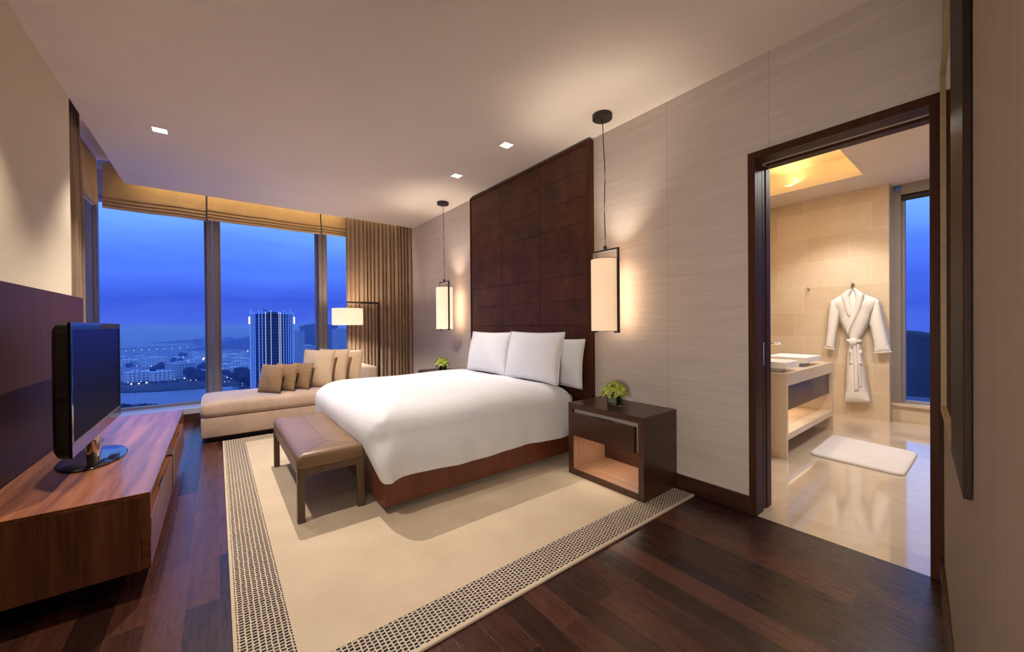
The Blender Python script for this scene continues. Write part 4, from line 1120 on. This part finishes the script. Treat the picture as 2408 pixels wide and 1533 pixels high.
# bay and far shore
bm = bm_new(); add_box(bm, (-3500, 2050, 0), (-60, 8800, .6))
struct('sea_bay', bm, M['water'], loc=(0, 0, ZG))
def hill(name, pts, depth):
    """ridge line pts (x, y, h) with slopes on both sides"""
    bm = bm_new(); rings = []
    n = len(pts)
    d = Vector((pts[-1][0] - pts[0][0], pts[-1][1] - pts[0][1], 0)).normalized(); nrm = Vector((-d.y, d.x, 0))
    rnd = random.Random(len(pts) * 7)
    fine = []
    for (p, q) in zip(pts, pts[1:]):
        for k in range(10):
            t = k / 10; fine.append((p[0] + (q[0] - p[0]) * t, p[1] + (q[1] - p[1]) * t, p[2] + (q[2] - p[2]) * t + rnd.uniform(-.03, .03) * max(p[2], 20)))
    fine.append(pts[-1])
    for s in (-1, -.8, -.6, -.4, -.2, 0, .2, .4, .7, 1):
        rings.append([(p[0] + nrm.x * s * depth, p[1] + nrm.y * s * depth, max(0, p[2]) * (cos(s * pi / 2)) ** 1.0 + rnd.uniform(-.02, .02) * p[2]) for p in fine])
    loft(bm, rings, False)
    return struct(name, bm, M['hill'], loc=(0, 0, ZG), smooth='all')
hill('hill', [(-60, 1850, 0), (10, 1840, 18), (60, 1830, 32), (120, 1820, 44), (170, 1800, 48), (260, 1780, 40), (420, 1760, 20)], 160)
hill('hill_far', [(-260, 2700, 0), (-150, 2700, 10), (-60, 2680, 16), (60, 2650, 20)], 200)
hill('hill_bath', [(700, 640, 20), (720, 420, 50), (740, 240, 66), (745, 150, 70), (750, 60, 66), (760, -80, 58), (800, -400, 40)], 160)

OCC = []
def clear_of(px, D, r):
    """nearest free spot in front of what already stands there"""
    for _ in range(40):
        x, y = ground_at(px, D)
        if all(math.hypot(x - ax, y - ay) > r + ar for ax, ay, ar in OCC): break
        D *= .99
    OCC.append((x, y, r)); return x, y, D
def block(name, label, cat, x, y, w_, d_, h, rot, mat, group=None, roof=True):
    OCC.append((x, y, .5 * math.hypot(w_, d_) + .5))
    bm = bm_new(); add_box(bm, (-w_ / 2, -d_ / 2, 0), (w_ / 2, d_ / 2, h))
    if roof:
        add_box(bm, (-w_ / 2 - .5, -d_ / 2 - .5, h), (w_ / 2 + .5, d_ / 2 + .5, h + 1.0)); add_box(bm, (-w_ * .2, -d_ * .25, h + 1), (w_ * .12, d_ * .25, h + 3.5))
    o = obj(name, bm, mat, loc=(x, y, ZG), rot=(0, 0, rot))
    return tag(o, label, cat, group)
# the round glass tower with its light lines
def tower():
    D, px = 485, 640.5
    c = _f * D + _r * ((px - 1204) / 894.35 * D)
    r = thing('glass_tower', 'round glass tower with blue and white vertical light lines outside the window', 'tower', (c.x, c.y, ZG))
    R = 46.5 / 894.35 * D * .93; H = 96.0
    n = 64; bm = bm_new()
    rings = [[(R * cos(2 * pi * i / n), R * sin(2 * pi * i / n), zz) for i in range(n)] for zz in (0, H)]
    loft(bm, rings, True, True, True)
    mt, nt = new_mat('tower_glass')
    tc = N(nt, 'ShaderNodeTexCoord'); sp = N(nt, 'ShaderNodeSeparateXYZ'); LK(nt, tc.outputs['Object'], sp.inputs[0])
    fz = math_n(nt, 'GREATER_THAN', math_n(nt, 'FRACT', math_n(nt, 'DIVIDE', sp.outputs[2], 3.6)), .22)
    cc = ramp(nt, math_n(nt, 'MULTIPLY', fz, math_n(nt, 'ADD', .6, noise(nt, objcoord(nt, (.1, .1, .25)), 1, 2))), [(.0, (.10, .11, .14, 1)), (1, (.02, .025, .04, 1))])
    principled(nt, cc, .15, spec=.5)
    obj('shaft', bm, mt, r, smooth=30)
    m_b = emit('tower_blue_line', (.10, .25, 1, 1), 1.0); m_w = emit('tower_white_line', (.75, .85, 1, 1), 1.0); m_g = emit('tower_sign', (1, .9, .6, 1), 2.0)
    tow = math.atan2(-c.y, -c.x)
    rnd = random.Random(11)
    offs = [-1.45, -1.28, -1.12, -.98, -.86, -.62, -.46, -.30, -.06, .30, .38, .52, .66, .80, .95, 1.12, 1.3, 1.45]
    for i, a in enumerate(offs):
        white = i in (7, 8, 9, 10)
        aa = tow + a; wd = .5 if white else rnd.choice([.5, .8, 1.0])
        bl = bm_new(); add_box(bl, (R - .1, -wd / 2, rnd.uniform(0, 6)), (R + .5, wd / 2, H + rnd.uniform(2, 7)))
        obj('light_line', bl, m_w if white else m_b, r, rot=(0, 0, aa))
    for a in (-1.38, 1.38):
        bl = bm_new(); add_box(bl, (R, -1.6, H - 12), (R + 1.6, 1.6, H - 3)); obj('sign', bl, m_g, r, rot=(0, 0, tow + a))
    bl = bm_new(); add_box(bl, (-5, -4, H), (5, 4, H + 3)); add_cyl(bl, (-8, 6, H), (-8, 6, H + 6), .25, None, 6); add_box(bl, (-11, 5.6, H + 5), (-5, 6.4, H + 6)); obj('roof_plant', bl, M['fac_dark'], r)
tower()
def ground_at(px, D):
    v = _f * D + _r * ((px - 1204) / 894.35 * D); return v.x, v.y
def dep(py): return 81.3 / ((py - 767.0) / 894.35)
# named larger blocks
def placed(name, label, cat, px0, px1, pyb, pyt, mat, dpt=16, rot=.45, group=None):
    D = dep(pyb); x, y = ground_at((px0 + px1) / 2, D)
    return block(name, label, cat, x, y, (px1 - px0) / 894.35 * D * .86, dpt, (pyb - pyt) / 894.35 * D, rot, mat, group)
placed('office_block', 'pale flat-roofed block with balconies above the river, left of its twin', 'building', 296, 343, 897, 873, M['fac_pale'], 14)
placed('office_block', 'pale flat-roofed block above the river, right twin beside the trees', 'building', 355, 402, 895, 873, M['fac_pale'], 14)
placed('hall_building', 'long low hall building behind the twin blocks', 'building', 402, 446, 884, 853, M['fac_mid'], 40)
placed('school_building', 'wide pale school-like building with many windows in the town', 'building', 336, 386, 858, 840, M['fac_pale'], 15)
placed('school_building', 'low pale wing right of the wide school-like building', 'building', 400, 430, 853, 840, M['fac_pale'], 13)
placed('apartment_tower', 'pale apartment tower just right of the round glass tower', 'tower', 690, 708, 850, 781, M['fac_mid'], 30)
placed('apartment_tower', 'second apartment tower right of the round glass tower', 'tower', 711, 732, 842, 768, M['fac_dark'], 30)
placed('apartment_tower', 'broad dim apartment tower behind the middle mullion', 'tower', 728, 752, 846, 765, M['fac_dark'], 34)
placed('apartment_tower', 'dim tower seen through the narrow pane, left of its neighbour', 'tower', 770, 786, 850, 768, M['fac_dark'], 30)
placed('apartment_tower', 'dim tower seen through the narrow pane beside the lamp shade', 'tower', 789, 806, 856, 776, M['fac_mid'], 30)
placed('apartment_tower', 'short wide block before the towers on the right', 'building', 706, 740, 860, 815, M['fac_mid'], 30)
placed('hillside_block', 'dim slab block on the slope left of the round glass tower', 'building', 571, 594, 822, 796, M['fac_dark'], 20)
placed('hillside_block', 'small dark block on the distant point near the left pane', 'building', 458, 473, 812, 797, M['fac_dark'], 20)
rnd = random.Random(21)
USED = []
GL = 'low pale building in the town beyond the river'
k = 0
for row, (py, h0, h1) in enumerate([(838, 6, 12), (843, 8, 14), (848, 8, 16), (853, 8, 18), (859, 8, 15), (865, 7, 14), (871, 6, 12), (878, 6, 10)]):
    for i in range(19):
        px = 288 + i * 17 + rnd.uniform(-6, 6)
        if 482 < px < 512 or px > 592: continue
        if py > 862 and px < 452: continue
        if 836 < py < 862 and 332 < px < 450: continue
        D = dep(py) * rnd.uniform(.985, 1.02); x, y = ground_at(px, D)
        if any(math.hypot(x - ax, y - ay) < 23 for ax, ay in USED): continue
        USED.append((x, y))
        block('town_house', GL, 'building', x, y, rnd.uniform(12, 21), rnd.uniform(11, 17), rnd.uniform(h0, h1), rnd.uniform(.2, .8), rnd.choice([M['fac_pale'], M['fac_pale'], M['fac_mid']]), 'low buildings of the town', roof=rnd.random() < .5)
def tree(px, py, size, label, group):
    D = dep(py); s = size / 894.35 * D; x, y, D = clear_of(px, D, s * (.85 if size > 8 else .9))
    bm = bm_new()
    for q in range(7):
        g = bmesh.ops.create_icosphere(bm, subdivisions=2, radius=s * rnd.uniform(.28, .45))
        bmesh.ops.translate(bm, vec=(rnd.uniform(-.4, .4) * s, rnd.uniform(-.3, .3) * s, s * rnd.uniform(.25, .6)), verts=g['verts'])
    for v in bm.verts: v.co += Vector((rnd.uniform(-1, 1), rnd.uniform(-1, 1), rnd.uniform(-1, 1))) * s * .05
    r = obj('tree_clump', bm, M['tree'], loc=(x, y, ZG)); tag(r, label, 'tree', group)
TG = 'dark tree clump among the buildings below the window'
for px, py, sz in [(376, 877, 26), (388, 872, 22), (366, 870, 16), (452, 880, 28), (464, 886, 24), (476, 868, 20), (447, 868, 14), (415, 852, 16), (568, 884, 24), (580, 900, 30), (560, 893, 22), (530, 868, 12), (547, 876, 14), (590, 890, 24), (300, 858, 12), (430, 838, 12)]:
    tree(px, py, sz, TG, 'tree clumps in the town')
for px, py, sz in [(292, 962, 16), (304, 958, 14), (318, 957, 12), (334, 956, 10), (352, 954, 8), (366, 953, 7)]:
    tree(px, py, sz, 'dark tree on the near bank at the foot of the left pane', 'trees on the near bank')
for k in range(22):
    px = 300 + k * 13 + rnd.uniform(-4, 4)
    if 486 < px < 514: continue
    tree(px, 903 - k * .9 + rnd.uniform(-2, 2), 5.5, 'small round roadside tree along the river road', 'roadside trees by the river')
def lamp(px, py, up, size, label, group):
    D = dep(py); s = size / 894.35 * D; h = up / 894.35 * D; x, y, D = clear_of(px, D, s * 1.05)
    bm = bm_new(); bmesh.ops.create_icosphere(bm, subdivisions=1, radius=s); bmesh.ops.translate(bm, vec=(0, 0, h), verts=bm.verts)
    r = thing('street_lamp', label, 'street lamp', (x, y, ZG), 0, group)
    obj('lamp_head', bm, M['citylamp'], r)
    bm = bm_new(); add_cyl(bm, (0, 0, 0), (0, 0, h - s * .8), s * .12, None, 6); obj('pole', bm, M['black'], r)
SL = 'glowing street lamp in the town below the window'
for px, py, up, s in [(307, 907, 6, 1.7), (325, 906, 6, 1.7), (343, 904, 6, 1.8), (430, 855, 6, 1.9), (478, 848, 6, 2.2), (476, 851, 6, 1.6), (432, 884, 5, 1.2), (341, 890, 5, 1.0), (590, 845, 6, 1.6), (582, 830, 5, 1.2), (305, 847, 4, .8), (334, 847, 4, .9), (287, 848, 4, .8), (415, 855, 4, .8), (566, 866, 4, .9), (533, 890, 4, .9), (551, 880, 4, .7), (459, 888, 4, .7), (447, 886, 4, .7), (388, 887, 4, .6), (330, 897, 4, .6), (575, 872, 4, .6), (430, 842, 4, .9)]:
    lamp(px, py, up, s, SL, 'street lamps of the town')
rnd2 = random.Random(5)
for k in range(34):
    px = rnd2.choice([rnd2.uniform(288, 482), rnd2.uniform(514, 590)]); py = rnd2.uniform(838, 900)
    lamp(px, py + 3, 3, rnd2.uniform(.35, .6), SL, 'street lamps of the town')
for px in list(range(515, 540, 5)) + list(range(548, 572, 5)):
    lamp(px + .5, 849, 5, .85, 'lamp in the bright row of lights across the middle pane', 'row of lights behind the middle pane')
for k in range(9):
    lamp(296 + k * 18, 826 - k * 1.0, 3, .5, 'tiny light along the distant causeway', 'causeway lights')
# causeway across the bay
bm = bm_new(); prism(bm, [(-300, 1965, 0), (-70, 2035, 0), (-70, 2060, 0), (-300, 1990, 0)], (0, 0, 6))
tag(obj('causeway', bm, M['road'], loc=(0, 0, ZG)), 'pale causeway crossing the bay toward the horizon', 'bridge')
# lights outside the bathroom window
for px, py in [(2128, 913), (2136, 914), (2166, 921), (2170, 917), (2171, 922), (2177, 914), (2182, 915), (2133, 941), (2168, 944), (2183, 943)]:
    lamp(px, py + 2, 2, .8, 'small street light outside the bathroom window', 'street lights below the bathroom window')

mt, nt = new_mat('evening_haze')
vsn = N(nt, 'ShaderNodeVolumeScatter'); vsn.inputs['Density'].default_value = .0008; vsn.inputs['Color'].default_value = (.30, .40, 1, 1)
o = N(nt, 'ShaderNodeOutputMaterial'); LK(nt, vsn.outputs[0], o.inputs['Volume'])
hz = obj('sky_haze', box((-2500, 430, -79), (2600, 5200, 12)), mt); hz['kind'] = 'structure'
